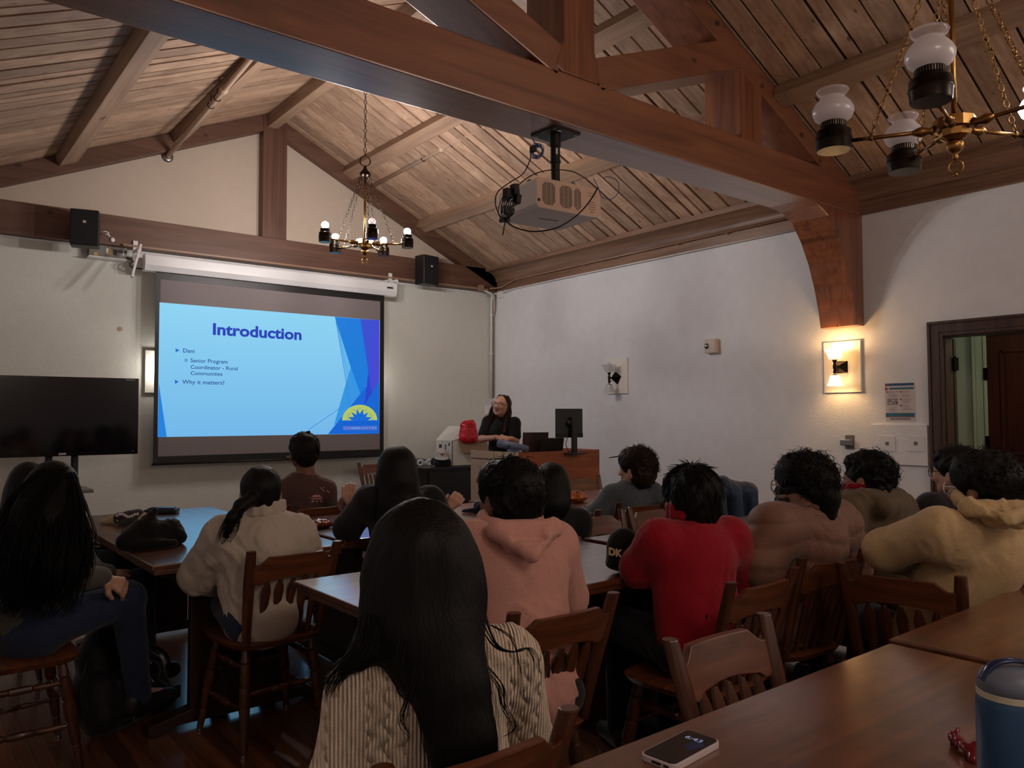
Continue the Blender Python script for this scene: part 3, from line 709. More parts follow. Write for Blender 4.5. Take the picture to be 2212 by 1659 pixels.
vc.box((6.35, 8.41, 2.72), (.05, .04, .02)); vc.box((6.35, 8.42, 2.2), (.05, .04, .02))
tag(vc.build('vertical_conduit', M_white, None, True), 'white conduit dropping down the corner of the room to the wall switch', 'conduit')
vc = MB().tube([(6.385, 8.36, 3.0), (6.385, 8.37, 2.80), (6.38, 8.40, 2.7), (6.38, 8.41, 1.6)], .009, 8)
tag(vc.build('corner_conduit', M_trunk, None, True), 'tan conduit beside the white one in the corner of the room', 'conduit')
sw = thing('switch_plate', (6.30, BY, 1.5), 'white double switch box on the wall behind the presenter', 'switch')
q = on(1056, 886, 1, BY-.02); MB().box((q.x, BY-.02, q.z), (.10, .04, .115)).build('box', M_white, sw, bevel=.003); MB().box((q.x+.025, BY-.043, q.z), (.018, .008, .06)).build('rocker', M_grey, sw)
q = on(1083, 642, 0, WX-.02); jb = thing('junction_box', q, 'white junction box in the top corner of the right wall', 'junction box')
MB().box((WX-.025, q.y, 2.985), (.05, .11, .085)).build('box', M_white, jb, bevel=.003)
rc = MB().tube([(WX-.03, q.y-.04, 3.0), (WX-.03, q.y-.25, 3.028), (WX-.033, 7.0, 3.032), (WX-.033, TY1+.02, 3.032)], .008, 8)
tag(rc.build('wall_conduit', M_white, None, True), 'thin white conduit running along the right wall under the cornice', 'conduit')
rp = MB().tube([(6.25, 8.31, 3.06), (WX-.05, 8.2, 3.075), (WX-.055, 7.9, 3.14), (WX-.058, TY1+.01, 3.145)], .012, 8)
for yy in (7.6, 6.6, 5.2, 4.6): rp.box((WX-.05, yy, 3.14), (.03, .02, .035))
tag(rp.build('cornice_conduit', M_trunk, None, True), 'brown conduit clipped along the cornice of the right wall', 'conduit')
# sprinkler pipes
M_pipe = plain('painted_pipe', L(196, 166, 144), .4)
def pipe(p0, p1, r, label, cou, hang):
    p0, p1 = Vector(p0), Vector(p1); t = thing('sprinkler_pipe', p0, label, 'pipe')
    MB().tube([p0, p1], r, 12).build('pipe', M_pipe, t, True)
    for u in cou:
        q = p0.lerp(p1, u); d = (p1-p0).normalized(); MB().tube([q-d*.03, q+d*.03], r*1.45, 12).build('coupling', M_pipe, t, True)
    for u in hang:
        q = p0.lerp(p1, u); mb = MB().torus(q, r*1.25, .004, (p1-p0), 14, 5); mb.tube([q+Vector((0, 0, r*1.2)), (q.x, q.y, roof_z(q.x))], .004, 6); mb.build('pipe_hanger', M_dkbrass, t, True)
    return t
a = on(362, 338, 1, 8.44); b_ = on(545, 123, 0, a.x)
t = pipe(a, a+(b_-a)*2.4, .023, 'beige sprinkler pipe hanging under the left ceiling slope, ending in the screen wall', (.30,), (.24, .27))
MB().lathe([(.06, 0), (.055, .015), (.03, .02)], (a.x, BY-.001, a.z), (0, -1, 0), 18).build('escutcheon', M_steel, t, True)
a = on(802, 404, 1, 8.33); b_ = on(1050, 270, 0, a.x)
pipe(a, a+(b_-a)*3.9, .023, 'beige sprinkler pipe under the right ceiling slope, passing above the projector', (.17,), (.13, .19))

# ================================================================ PROJECTOR
pj = thing('projector', (3.06, 3.44, 3.037), 'white ceiling projector hung under the truss on a black pole, black leads dangling', 'projector')
M_pj = plain('projector_white', L(240, 238, 236), .4); M_pjb = plain('projector_vent_side_warm_lit', L(224, 192, 170), .4)  # warm light on the white vent side is put into M_pjb's colour
pc = Vector((3.055, 3.47, 2.61)); RZ = Matrix.Rotation(math.radians(-4), 3, 'Z')
def pl(x, y, z): return pc+RZ @ Vector((x, y, z))
mp = MB().box((3.075, 3.432, 3.032), (.21, .21, .01), Matrix.Rotation(math.radians(3), 3, 'Z')); mpo = mp.build('ceiling_plate', M_black, pj)
mb = MB()
for x, y in ((-.08, -.08), (.08, -.08), (-.08, .08), (.08, .08)): MB().lathe([(.011, 0), (.011, .004), (.006, .007)], (3.075+x, 3.432+y, 3.027), (0, 0, -1), 10).build('plate_screw', M_steel, mpo)
MB().box((3.04, 3.36, 3.026), (.03, .012, .002)).build('plate_label', M_white, mpo)
po = MB().lathe([(.034, 0), (.034, -.07), (.029, -.075), (.029, -.15), (.033, -.155), (.033, -.17), (.027, -.175), (.027, -.32)], (3.07, 3.43, 3.027), n=16).build('mounting_pole', M_black, pj, 'auto')
MB().box((3.055, 3.40, 2.92), (.012, .006, .035)).build('pole_label', M_white, po)
w, d, h = .475, .385, .175
bd = MB(); c_ = .02
pr = [(-w/2, -h/2+c_), (-w/2+c_, -h/2), (w/2-c_, -h/2), (w/2, -h/2+c_), (w/2, h/2-c_), (w/2-c_, h/2), (-w/2+c_, h/2), (-w/2, h/2-c_)]
bd.prism([pl(x, -d/2, z) for x, z in pr], pl(0, d, 0)-pl(0, 0, 0)); bo = bd.build('body', M_pj, pj, bevel=.004)
MB().prism([pl(x*.99, -d/2-.003, z*.97) for x, z in pr], pl(0, .004, 0)-pl(0, 0, 0)).build('vent_panel', M_pjb, bo)
mb = MB()
def vent(x0, x1, cols):
    n = 21
    for i in range(n):
        z = -.062+i*.124/(n-1); ins = max(0, abs(i-(n-1)/2)-(n-1)/2+3)*.006
        cw = (x1-x0)/cols
        for c in range(cols):
            a = x0+c*cw+.002; b2_ = x0+(c+1)*cw-.002
            if c == 0: a += ins
            if c == cols-1: b2_ -= ins
            mb.box(pl((a+b2_)/2, -d/2-.0035, z), (b2_-a, .003, .0028), RZ)
vent(-.20, -.105, 3); vent(-.075, .02, 3); vent(.03, .085, 2)
mb.build('vent_slots', M_black, bo)
MB().box(pl(-.222, -d/2-.004, -.045), (.016, .003, .016), RZ).build('ir_window', M_black, bo)
mb = MB()
for i, (z, l) in enumerate(((.05, .06), (.035, .05), (.0, .05), (-.015, .06), (-.03, .055), (-.045, .05), (-.06, .03))): mb.box(pl(.165, -d/2-.0045, z), (l, .002, .003), RZ)
mb.build('rating_label', plain('label_print', L(140, 120, 112), .6), bo)
mb = MB()
for k, (y, z, a, b2_) in enumerate(((.12, .03, .05, .03), (.06, .03, .035, .02), (.12, -.03, .03, .035), (.06, -.03, .03, .012), (.02, -.03, .03, .012), (.02, .0, .02, .012), (-.03, -.03, .02, .01), (.05, .0, .02, .01))): mb.box(pl(-w/2-.001, y, z), (.004, a, b2_), RZ)
mb.build('port', M_black, bo)
text_on('maker_name', 'Panasonic', .034, pl(.06, -.02, -h/2-.001), RZ @ Vector((-1, .15, 0)), RZ @ Vector((0.15, 1, 0)), M_black, bo, font_bold=.001)
MB().lathe([(.045, 0), (.05, .03), (.04, .035)], pl(.08, d/2, -.005), RZ @ Vector((0, 1, 0)), 20).build('lens', M_black, bo, True)
mb = MB().box(pl(.02, -.05, h/2+.012), (.42, .03, .022), RZ); mb.box(pl(.22, -.05, h/2+.004), (.03, .08, .03), RZ); mb.box(pl(-.05, .04, h/2+.012), (.03, .30, .018), RZ); mb.box(pl(.08, .04, h/2+.012), (.03, .26, .018), RZ)
mb.build('mounting_bracket', M_black, pj, bevel=.003)
def lead(pts, r, m, nm='lead'): MB().tube(pts, r, 6).build(nm, m, pj, True)
def smoothp(pts, n=8):
    pts = [Vector(p) for p in pts]; P = [pts[0]]+pts+[pts[-1]]; out = []
    for i in range(1, len(P)-2):
        for k in range(n):
            t_ = k/n; a, b2_, c, d_ = P[i-1], P[i], P[i+1], P[i+2]
            out.append(.5*((2*b2_)+(-a+c)*t_+(2*a-5*b2_+4*c-d_)*t_*t_+(-a+3*b2_-3*c+d_)*t_**3))
    out.append(pts[-1]); return out
def PP(lst, dd): return smoothp([at(x, y, k) if not isinstance(k, str) else None for (x, y), k in zip(lst, dd)])
M_blue = plain('blue_cable', L(70, 92, 150), .5)
lead(PP([(1147, 330), (1145, 345), (1130, 375), (1100, 395), (1075, 415), (1070, 440), (1078, 465), (1083, 478)], [4.6, 4.55, 4.5, 4.45, 4.35, 4.3, 4.28, 4.27]), .0035, M_black)
lead(PP([(1092, 476), (1110, 490), (1150, 500), (1200, 493), (1240, 470), (1270, 440), (1292, 405)], [4.25, 4.2, 4.15, 4.1, 4.15, 4.2, 4.3]), .0042, M_black)
lead(PP([(1085, 478), (1090, 450), (1100, 430), (1108, 415), (1120, 400), (1150, 378), (1190, 367), (1235, 370), (1262, 384)], [4.28, 4.25, 4.25, 4.3, 4.35, 4.42, 4.4, 4.42, 4.45]), .003, M_black)
lead(PP([(1092, 478), (1089, 490), (1087, 503), (1085, 508)], [4.25]*4), .004, M_black, 'hanging_plug')
lead(PP([(1282, 385), (1292, 405), (1300, 425), (1320, 430), (1336, 415), (1334, 392), (1315, 382), (1302, 385)], [4.33, 4.3, 4.28, 4.28, 4.3, 4.34, 4.36, 4.38]), .0022, M_blue)
for k in range(7):
    x0 = 1083+k*3.5; lead(PP([(x0+8, 415+k*3), (x0-3+k, 440), (x0-6+2*k, 460), (1090, 477)], [4.3, 4.22, 4.22, 4.25]), .003, M_black)
mb = MB()
for (x, y, a, b2_) in ((1098, 418, .05, .05), (1112, 410, .035, .06), (1117, 430, .05, .03), (1095, 455, .04, .06), (1090, 476, .05, .02)): mb.box(at(x, y, 4.27), (a, .04, b2_), Matrix.Rotation(x, 3, 'Y'))
mb.build('cable_connector', M_black, pj, bevel=.003)
t = thing('cable_coil', at(1160, 328, 4.6), 'coil of blue network cable tied up beside the projector pole', 'cable')
cc = at(1160, 328, 4.62); mb = MB(); rr = random.Random(3)
for k in range(9): mb.torus(cc+Vector((rr.uniform(-.008, .008), rr.uniform(-.01, .01), rr.uniform(-.012, .012))), rr.uniform(.026, .042), .0022, (rr.uniform(-.5, .5)+CF.x, rr.uniform(-.5, .5)+CF.y, rr.uniform(-.4, .4)), 18, 5, rr.uniform(.9, 1.2))
mb.tube([cc+Vector((0, 0, .03)), at(1150, 300, 4.65), at(1148, 296, 4.66)], .004, 6); mb.build('coiled_cable', M_blue, t, True)
MB().box(at(1152, 322, 4.58), (.03, .03, .03)).build('cable_tie', M_black, t)

# ================================================================ TV ON STAND
TVY = 7.80
c0, c1 = on(300.5, 819, 1, TVY), on(296, 980, 1, TVY); lg = on(135, 978, 1, TVY); hw_ = c0.x-lg.x
tv = thing('television', (lg.x, TVY, 0), 'wide black television on a tall floor stand left of the projection screen', 'television')
z1, z0 = on(150, 814, 1, TVY).z, on(150, 985, 1, TVY).z
MB().b2(lg.x-hw_, lg.x+hw_, TVY, TVY+.05, z0, z1).build('bezel', M_blackgl, tv, bevel=.004)
MB().b2(lg.x-hw_+.018, lg.x+hw_-.018, TVY-.002, TVY+.0, z0+.035, z1-.022).build('screen_panel', plain('tv_glass', L(5, 5, 12), .08), tv)
text_on('maker_name', 'SONY', .024, (lg.x-.03, TVY-.003, z0+.011), (1, 0, 0), (0, 0, 1), M_white, tv, width=.062, font_bold=.0008)
MB().b2(lg.x+hw_-.11, lg.x+hw_-.035, TVY-.004, TVY-.002, z1-.019, z1-.008).build('energy_label', M_grey, tv)
MB().torus((lg.x+hw_-.045, TVY-.003, z0+.03), .011, .0015, (0, 1, 0), 4, 4).build('sticker_mark', M_grey, tv)
MB().b2(lg.x-.25, lg.x+.25, TVY+.05, TVY+.09, z0+.1, z1-.1).build('rear_mount', M_black, tv)
px1, px2 = on(105, 1000, 1, TVY+.1).x, on(161, 1000, 1, TVY+.1).x
for px_ in (px1, px2): MB().lathe([(.03, 0), (.03, z1-.15)], (px_, TVY+.1, .03), n=14).build('stand_pole', M_black, tv, True)
MB().b2(px1-.18, px2+.10, TVY-.22, TVY+.22, .70, .73).build('stand_shelf', M_grey, tv, bevel=.004)
sh = on(198, 1092, 1, TVY-.1)
MB().b2(px1-.30, px2+.30, TVY-.3, TVY+.32, .02, .06).build('stand_base', M_black, tv, bevel=.006)

# ================================================================ SMALL THINGS ON THE RIGHT WALL
ps = thing('wall_notice', (WX, 2.985, 1.46), 'printed notice with blue header bands taped to the wall beside the door', 'notice')
y0, y1 = on(1913, 868, 0, WX).y, on(1977, 870, 0, WX).y; pz1, pz0 = on(1945, 827, 0, WX).z, on(1945, 911, 0, WX).z
M_paper = plain('paper', L(206, 196, 196), .5); M_pb = plain('print_blue', L(24, 74, 128), .5); M_pt = plain('print_teal', L(52, 104, 124), .5); M_pr = plain('print_red', L(150, 50, 54), .5); M_pg = plain('print_grey', L(140, 130, 134), .6); M_pk = plain('print_dark', L(48, 44, 52), .6)
MB().b2(WX-.002, WX-.0005, y1, y0, pz0, pz1).build('sheet', M_paper, ps)
def PR(u0, u1, v0, v1, m, k=1, nm='print_block'):
    MB().b2(WX-.002-.0006*k, WX-.002, y0+(y1-y0)*u0, y0+(y1-y0)*u1, pz1-(pz1-pz0)*v0, pz1-(pz1-pz0)*v1).build(nm, m, ps)
PR(0, .97, .01, .075, M_pb); PR(.03, .11, .02, .065, M_pr, 2); PR(.14, .97, .115, .17, M_pt); PR(0, .98, .775, .87, M_pt); PR(0, .98, .872, .885, M_pr)
MB().add([(WX-.0035, y0+(y1-y0)*u, pz1-(pz1-pz0)*v) for u, v in ((0, .09), (.12, .145), (0, .20))], [(0, 1, 2)]).build('print_arrow', M_pr, ps)
for u, v in ((.05, .21), (.50, .21), (.50, .40), (.50, .565)): PR(u, u+.055, v, v+.04, M_pr)
rr = random.Random(2)
for u0, vs in ((.12, (.21, .23, .25, .27, .31, .325, .34, .36)), (.57, (.21, .23, .25, .30, .32, .34, .36, .41, .43, .46, .48, .50, .53, .575, .595, .62, .65, .67, .69)), (.12, (.615, .65, .67, .69, .71, .73))):
    for v in vs: PR(u0, u0+.33*rr.uniform(.6, 1), v, v+.008, M_pg, 1, 'print_line')
PR(.07, .42, .40, .57, M_pg)
for _ in range(12):
    u, v = rr.uniform(.07, .37), rr.uniform(.40, .54); PR(u, u+.05, v, v+.03, rr.choice([M_pk, M_paper]), 2)
for v in (.905, .935): PR(.15, .85, v, v+.014, M_pk, 1, 'print_line')
jp = thing('jack_panel', (WX, 3.0, 1.11), 'large painted blank board with two square jack plates below the notice', 'wall panel')
ya, yb = on(1885, 957, 0, WX).y, on(2006, 960, 0, WX).y; za, zb_ = on(1885, 1001, 0, WX).z, on(1885, 917, 0, WX).z
MB().b2(WX-.022, WX, yb, ya, za, zb_).build('board', M_wall, jp, bevel=.002)
for x in (1917, 1979):
    q = on(x, 958, 0, WX-.022); pm = MB().box((WX-.025, q.y, q.z), (.006, .125, .125)).build('jack_plate', M_white, jp, bevel=.001)
    MB().box((WX-.0285, q.y, q.z), (.002, .028, .028)).build('jack_opening', M_grey, pm)
q = on(1836, 955, 0, WX)
th = thing('thermostat', q, 'small grey metal locked thermostat on the wall left of the jack panel', 'thermostat')
MB().box((WX-.004, q.y, q.z), (.008, .075, .12)).build('back_plate', M_grey, th); MB().box((WX-.03, q.y+.012, q.z-.004), (.05, .095, .05)).build('cover', M_steel, th, bevel=.004)
q = on(1541, 748, 0, WX)
th = thing('motion_alarm', q, 'small beige box with a silver strobe dome high on the right wall', 'alarm device')
MB().box((WX-.03, q.y, q.z), (.06, .13, .14)).build('housing', plain('alarm_beige', L(206, 190, 180), .4), th, bevel=.006)
MB().ball((WX-.06, q.y+.035, q.z), .03, 14, (.7, 1, 1)).build('strobe', M_steel, th, True)
mk = on(259, 711, 1, BY-.001)
tag(MB().ball(mk, .028, 9, (1, .15, .9)).build('wall_scar', plain('bare_plaster', L(172, 156, 132), .8, bump=.6, bscale=30)), 'small chipped plaster patch on the wall above the television', 'wall patch')
# ================================================================ CHAIRS
M_chairdk = M_chair
def make_chair():
    t = thing('spindle_chair', (0, 0, 0), 'x', 'chair')
    # saddle seat: rounded outline, slightly dished
    n = 28; out = []
    for i in range(n):
        a = 2*PI*i/n; c, s = math.cos(a), math.sin(a); e = .42
        x = (abs(c)**e)*math.copysign(1, c)*(.215 if s > 0 else .215-.025*abs(s)); y = (abs(s)**e)*math.copysign(1, s)*.205
        out.append((x, y))
    mb = MB(); rings = [(1.0, .410), (1.0, .432), (.93, .440), (.6, .434), (.25, .431)]
    vs = [(x*k*(.93 if z < .411 else 1), y*k*(.93 if z < .411 else 1), z) for k, z in rings for x, y in out]+[(0, 0, .43)]
    fs = [(i*n+j, i*n+(j+1) % n, (i+1)*n+(j+1) % n, (i+1)*n+j) for i in range(len(rings)-1) for j in range(n)]
    fs += [tuple(range(n))[::-1]]+[(4*n+j, 4*n+(j+1) % n, 5*n) for j in range(n)]
    mb.add(vs, fs).build('seat', M_chairX, t, 'auto')
    legs = {}
    for sx in (-1, 1):
        for sy in (-1, 1):
            a = Vector((sx*.145, sy*.135, .415)); b = Vector((sx*(.20 if sy > 0 else .175), sy*.195, .012)); legs[sx, sy] = (a, b)
            d = b-a; ln = d.length
            pf = [(.013, 0), (.018, .03), (.021, .06), (.016, .065), (.021, .07), (.023, .14), (.017, .155), (.023, .16), (.024, .22), (.017, .235), (.022, .24), (.019, .31), (.014, .325), (.018, .33), (.013, ln)]
            lo = MB().lathe([(r, h) for r, h in pf], a, d, 12).build('leg', M_chair, t, 'auto')
            MB().lathe([(.013, 0), (.013, .010), (.006, .013)], b-d.normalized()*.0, (0, 0, -1), 10).build('glide', M_steel, lo, 'auto')
    def on_leg(k, z):
        a, b = legs[k]; u = (a.z-z)/(a.z-b.z); return a.lerp(b, u)
    def stretcher(k1, z1, k2, z2, r=.011):
        a, b = on_leg(k1, z1), on_leg(k2, z2); d = b-a; ln = d.length
        MB().lathe([(r*.7, 0), (r*.9, ln*.12), (r*1.25, ln*.33), (r*.9, ln*.36), (r*1.3, ln*.38), (r*1.35, ln*.5), (r*1.3, ln*.62), (r*.9, ln*.64), (r*1.25, ln*.67), (r*.9, ln*.88), (r*.7, ln)], a, d, 10).build('stretcher', M_chair, t, 'auto')
    for sx in (-1, 1): stretcher((sx, -1), .33, (sx, 1), .33); stretcher((sx, -1), .17, (sx, 1), .17)
    stretcher((-1, -1), .23, (1, -1), .23); stretcher((-1, 1), .26, (1, 1), .26)
    def back_pt(x, z, off=0):       # point on the reclined, slightly bowed back surface
        u = (z-.435)/.385; bow = -.028*(1-(x/.19)**2)*u
        return Vector((x*(1+.0*u), -.175-.105*u**1.15+bow+off, z))
    for sx in (-1, 1):
        mb = MB(); sec = []
        for i in range(9):
            u = i/8; z = .43+.395*u; w = .017+.006*math.sin(u*PI) + (.003 if u > .6 else 0)
            c = Vector((sx*(.160+.030*u), -.175-.105*u**1.15, z)); sec.append((c, w, .015+.004*u))
        vs = []; m = 10
        for c, w, d in sec:
            for k in range(m):
                a = 2*PI*k/m; vs.append(c+Vector((math.cos(a)*w, math.sin(a)*d, 0)))
        fs = [(i*m+k, i*m+(k+1) % m, (i+1)*m+(k+1) % m, (i+1)*m+k) for i in range(8) for k in range(m)]+[tuple(range(m))[::-1], tuple(8*m+k for k in range(m))]
        mb.add(vs, fs).build('back_post', M_chair, t, bevel=.003)
    mb = MB(); n = 22; vs = []
    for i in range(n+1):
        x = -.182+.364*i/n; ax = abs(x)
        top = .795 if ax < .125 else (.795-.030*math.sin(min(1, (ax-.125)/.02)*PI/2) if ax < .165 else .765+.012*(ax-.165)/.017)
        bot = .690+(.012*math.cos(x/.13*PI/2) if ax < .13 else 0)-(.010 if .13 < ax < .155 else 0)
        for z, th in ((bot, -.011), (bot, .011), (top, .011), (top, -.011)):
            p = back_pt(x, z); vs.append(p+Vector((0, th, 0)))
    fs = [(i*4+k, i*4+(k+1) % 4, (i+1)*4+(k+1) % 4, (i+1)*4+k) for i in range(n) for k in range(4)]+[(0, 1, 2, 3), (n*4+3, n*4+2, n*4+1, n*4)]
    mb.add(vs, fs).build('crest_rail', M_chairX, t, bevel=.003)
    for x in (-.115, -.058, 0, .058, .115):
        mb = MB(); pr = [(.435, .008), (.52, .012), (.60, .0165), (.645, .019), (.665, .015), (.692, .006)]; vs = []
        for z, w in pr:
            c = back_pt(x*(.92+.1*(z-.43)), z)
            vs += [c+Vector((-w, -.005, 0)), c+Vector((0, -.009, 0)), c+Vector((w, -.005, 0)), c+Vector((w, .005, 0)), c+Vector((-w, .005, 0))]
        fs = [(i*5+k, i*5+(k+1) % 5, (i+1)*5+(k+1) % 5, (i+1)*5+k) for i in range(len(pr)-1) for k in range(5)]+[(0, 1, 2, 3, 4), tuple(25+k for k in range(5))]
        mb.add(vs, fs).build('spindle', M_chair, t)
    return t
chair0 = make_chair(); used = []
def chair(x, y, deg, label):
    o = chair0 if not used else copy_tree(chair0)
    used.append(o); o.location = (x, y, 0); o.rotation_euler = (0, 0, math.radians(deg)); o['label'] = label; o['group'] = 'spindle-back wooden chairs around the tables'
    return o
# deg 0: the sitter looks towards the screen wall (+Y); 180: chair pushed in from the far side of a table
chair(1.29, 3.34, 4, 'wooden spindle-back chair under the woman in the pale grey sweatshirt with a ponytail')
chair(.40, 3.62, -88, 'wooden chair at the left edge, under the woman in the grey top beside the backpack')
chair(.78, 1.335, 0, 'wooden chair under the woman in the cream cable-knit sweater')
chair(1.64, .945, 180, 'empty reddish wooden chair tucked against the big table in front')
chair(1.51, 1.93, 0, 'dark wooden chair behind the man in the pink hoodie')
chair(2.27, 1.80, 2, 'dark wooden chair behind the person in the red sweatshirt')
chair(2.86, 1.86, -6, 'dark wooden chair under the person in the brown puffer jacket')
chair(2.98, 1.33, -80, 'dark wooden chair whose back the person in the cream hoodie leans an arm over')
chair(3.05, 2.80, 180, 'empty light wooden chair tucked in behind the dark cap on the table')
chair(3.49, 2.80, 180, 'empty light wooden chair half hidden by the head of the person in red')
chair(3.70, 3.57, -8, 'wooden chair behind the curly-haired person in the grey-blue sweater')
chair(4.80, 4.76, 178, 'empty wooden chair in front of the lectern')
chair(2.07, 4.79, 0, 'dark wooden chair behind the man in the brown printed T-shirt')
chair(2.55, 4.66, 180, 'dark wooden chair partly hidden by the long-haired woman in black, right of the brown T-shirt')
chair(4.42, 7.86, 180, 'wooden chair standing against the wall under the right corner of the screen')
chair(1.93, 3.22, 0, 'wooden chair under the long-haired woman in black, in front of the brown T-shirt')
chair(2.93, 3.42, 0, 'wooden chair under the dark-haired person behind the pink hoodie')
chair(3.52, 1.66, 5, 'wooden chair under the person in the olive jacket with a red hood')
chair(.42, 4.86, -85, 'wooden chair under the black-haired woman at the far left near the television')

# ================================================================ TABLES
def table(x0, x1, y0, y1, label, longy=False, top=.75, rz=0):
    cx, cy = (x0+x1)/2, (y0+y1)/2; w, d = x1-x0, y1-y0
    t = thing('trestle_table', (0, 0, 0), label, 'table', 0, None)
    tp = MB().b2(-w/2, w/2, -d/2, d/2, top-.022, top); tp.b2(-w/2+.012, w/2-.012, -d/2+.012, d/2-.012, top-.045, top-.022)
    tp.build('table_top', M_tableY if longy else M_table, t, bevel=.005)
    L_, W_ = (d, w) if longy else (w, d)
    def bx(mb, a, b, c, da, db, dc):   # a along length, b across
        if longy: mb.box((b, a, c), (db, da, dc))
        else: mb.box((a, b, c), (da, db, dc))
        return mb
    for s in (-1, 1):
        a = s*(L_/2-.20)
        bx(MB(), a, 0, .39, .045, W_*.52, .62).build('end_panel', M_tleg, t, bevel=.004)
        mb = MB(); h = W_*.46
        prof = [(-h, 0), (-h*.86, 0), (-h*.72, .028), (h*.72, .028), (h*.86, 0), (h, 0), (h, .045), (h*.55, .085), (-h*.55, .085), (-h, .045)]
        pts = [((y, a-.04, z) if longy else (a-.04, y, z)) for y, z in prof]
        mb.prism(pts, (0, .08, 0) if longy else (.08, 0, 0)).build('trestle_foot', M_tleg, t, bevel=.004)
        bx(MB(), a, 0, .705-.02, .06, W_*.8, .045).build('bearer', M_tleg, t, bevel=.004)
    bx(MB(), 0, 0, .50, L_-.42, .035, .12).build('stretcher', M_tleg, t, bevel=.004)
    t.location = (cx, cy, 0); t.rotation_euler = (0, 0, math.radians(rz)); return t
M_tableY = wood('table_oak_y', L(128, 76, 46), L(78, 42, 26), 'Y', 0.34, 0.7, coat=1.0, mottle=0.28, bump=0.12)
table(.845, 1.70, 3.40, 5.38, 'long oak table in front of the television, with a dark jacket on it', True)
table(1.74, 3.20, 3.50, 4.45, 'oak table with a red snack packet, near the man in the brown T-shirt')
table(3.24, 4.86, 3.50, 4.57, 'oak table in front of the lectern with a snack bag on it')
table(1.17, 2.62, 2.03, 2.76, 'oak table whose blue-lit corner shows just left of the foreground woman')
table(2.66, 4.10, 2.03, 2.78, 'oak table between the person in red and the two empty chairs', top=.757)
table(4.14, 5.60, 2.0, 2.78, 'oak table at the right wall end of the middle row')
table(.60, 2.075, .27, 1.01, 'big glossy oak table in the foreground with the phone on it')
table(2.10, 3.58, .27, 1.03, 'oak table beyond the foreground one, butted against its far end', top=.755, rz=.6)

# ================================================================ LECTERN AND SIDE TABLE
M_lect = wood('lectern_wood', L(168, 92, 48), L(126, 62, 32), 'X', .42, .8); M_lectp = plain('lectern_side_birch', L(206, 178, 150), .5, var=.06, bscale=20)
lt = thing('lectern_desk', (4.83, 5.7, 0), 'wide wooden lectern desk with a pale birch end panel, in the corner by the presenter', 'lectern')
MB().b2(4.33, 5.33, 5.345, 6.05, 0, .88).build('cabinet', M_lect, lt, bevel=.004)
MB().b2(4.33, 5.33, 5.345, 5.375, .88, 1.03).build('front_rail', M_lect, lt, bevel=.003); MB().b2(5.30, 5.33, 5.375, 6.05, .88, 1.03).build('side_rail', M_lect, lt, bevel=.003)
MB().b2(4.33, 5.33, 5.375, 6.05, .985, 1.0).build('desk_top', M_lect, lt)
MB().b2(4.318, 4.33, 5.343, 5.68, 0, 1.032).build('end_panel', M_lectp, lt, bevel=.002); MB().b2(4.318, 4.33, 5.69, 6.05, 0, 1.032).build('end_panel', M_lectp, lt, bevel=.002)
MB().b2(4.315, 4.318, 5.35, 6.04, .955, .962).build('panel_groove', M_black, lt)
dp = MB().b2(4.72, 5.24, 5.325, 5.345, .60, .80).build('drawer_front', M_lect, lt, bevel=.003); MB().lathe([(.008, 0), (.008, .006)], (4.80, 5.325, .77), (0, -1, 0), 10).build('drawer_lock', M_black, dp)
M_ebony = plain('black_stained_wood', L(22, 20, 20), .4, var=.1)
stb = thing('side_table', (5.45, 7.9, 0), 'low black cabinet against the screen wall behind the lectern, loaded with bags and a cap', 'cabinet')
MB().b2(4.76, 6.2, 7.55, 8.2, .735, .765).build('cabinet_top', M_ebony, stb, bevel=.004); MB().b2(4.80, 6.17, 7.58, 8.18, .02, .735).build('carcass', M_ebony, stb, bevel=.004)
for x0, x1 in ((4.82, 5.48), (5.50, 6.15)): MB().b2(x0, x1, 7.565, 7.58, .06, .71).build('cabinet_door', M_ebony, stb, bevel=.003)
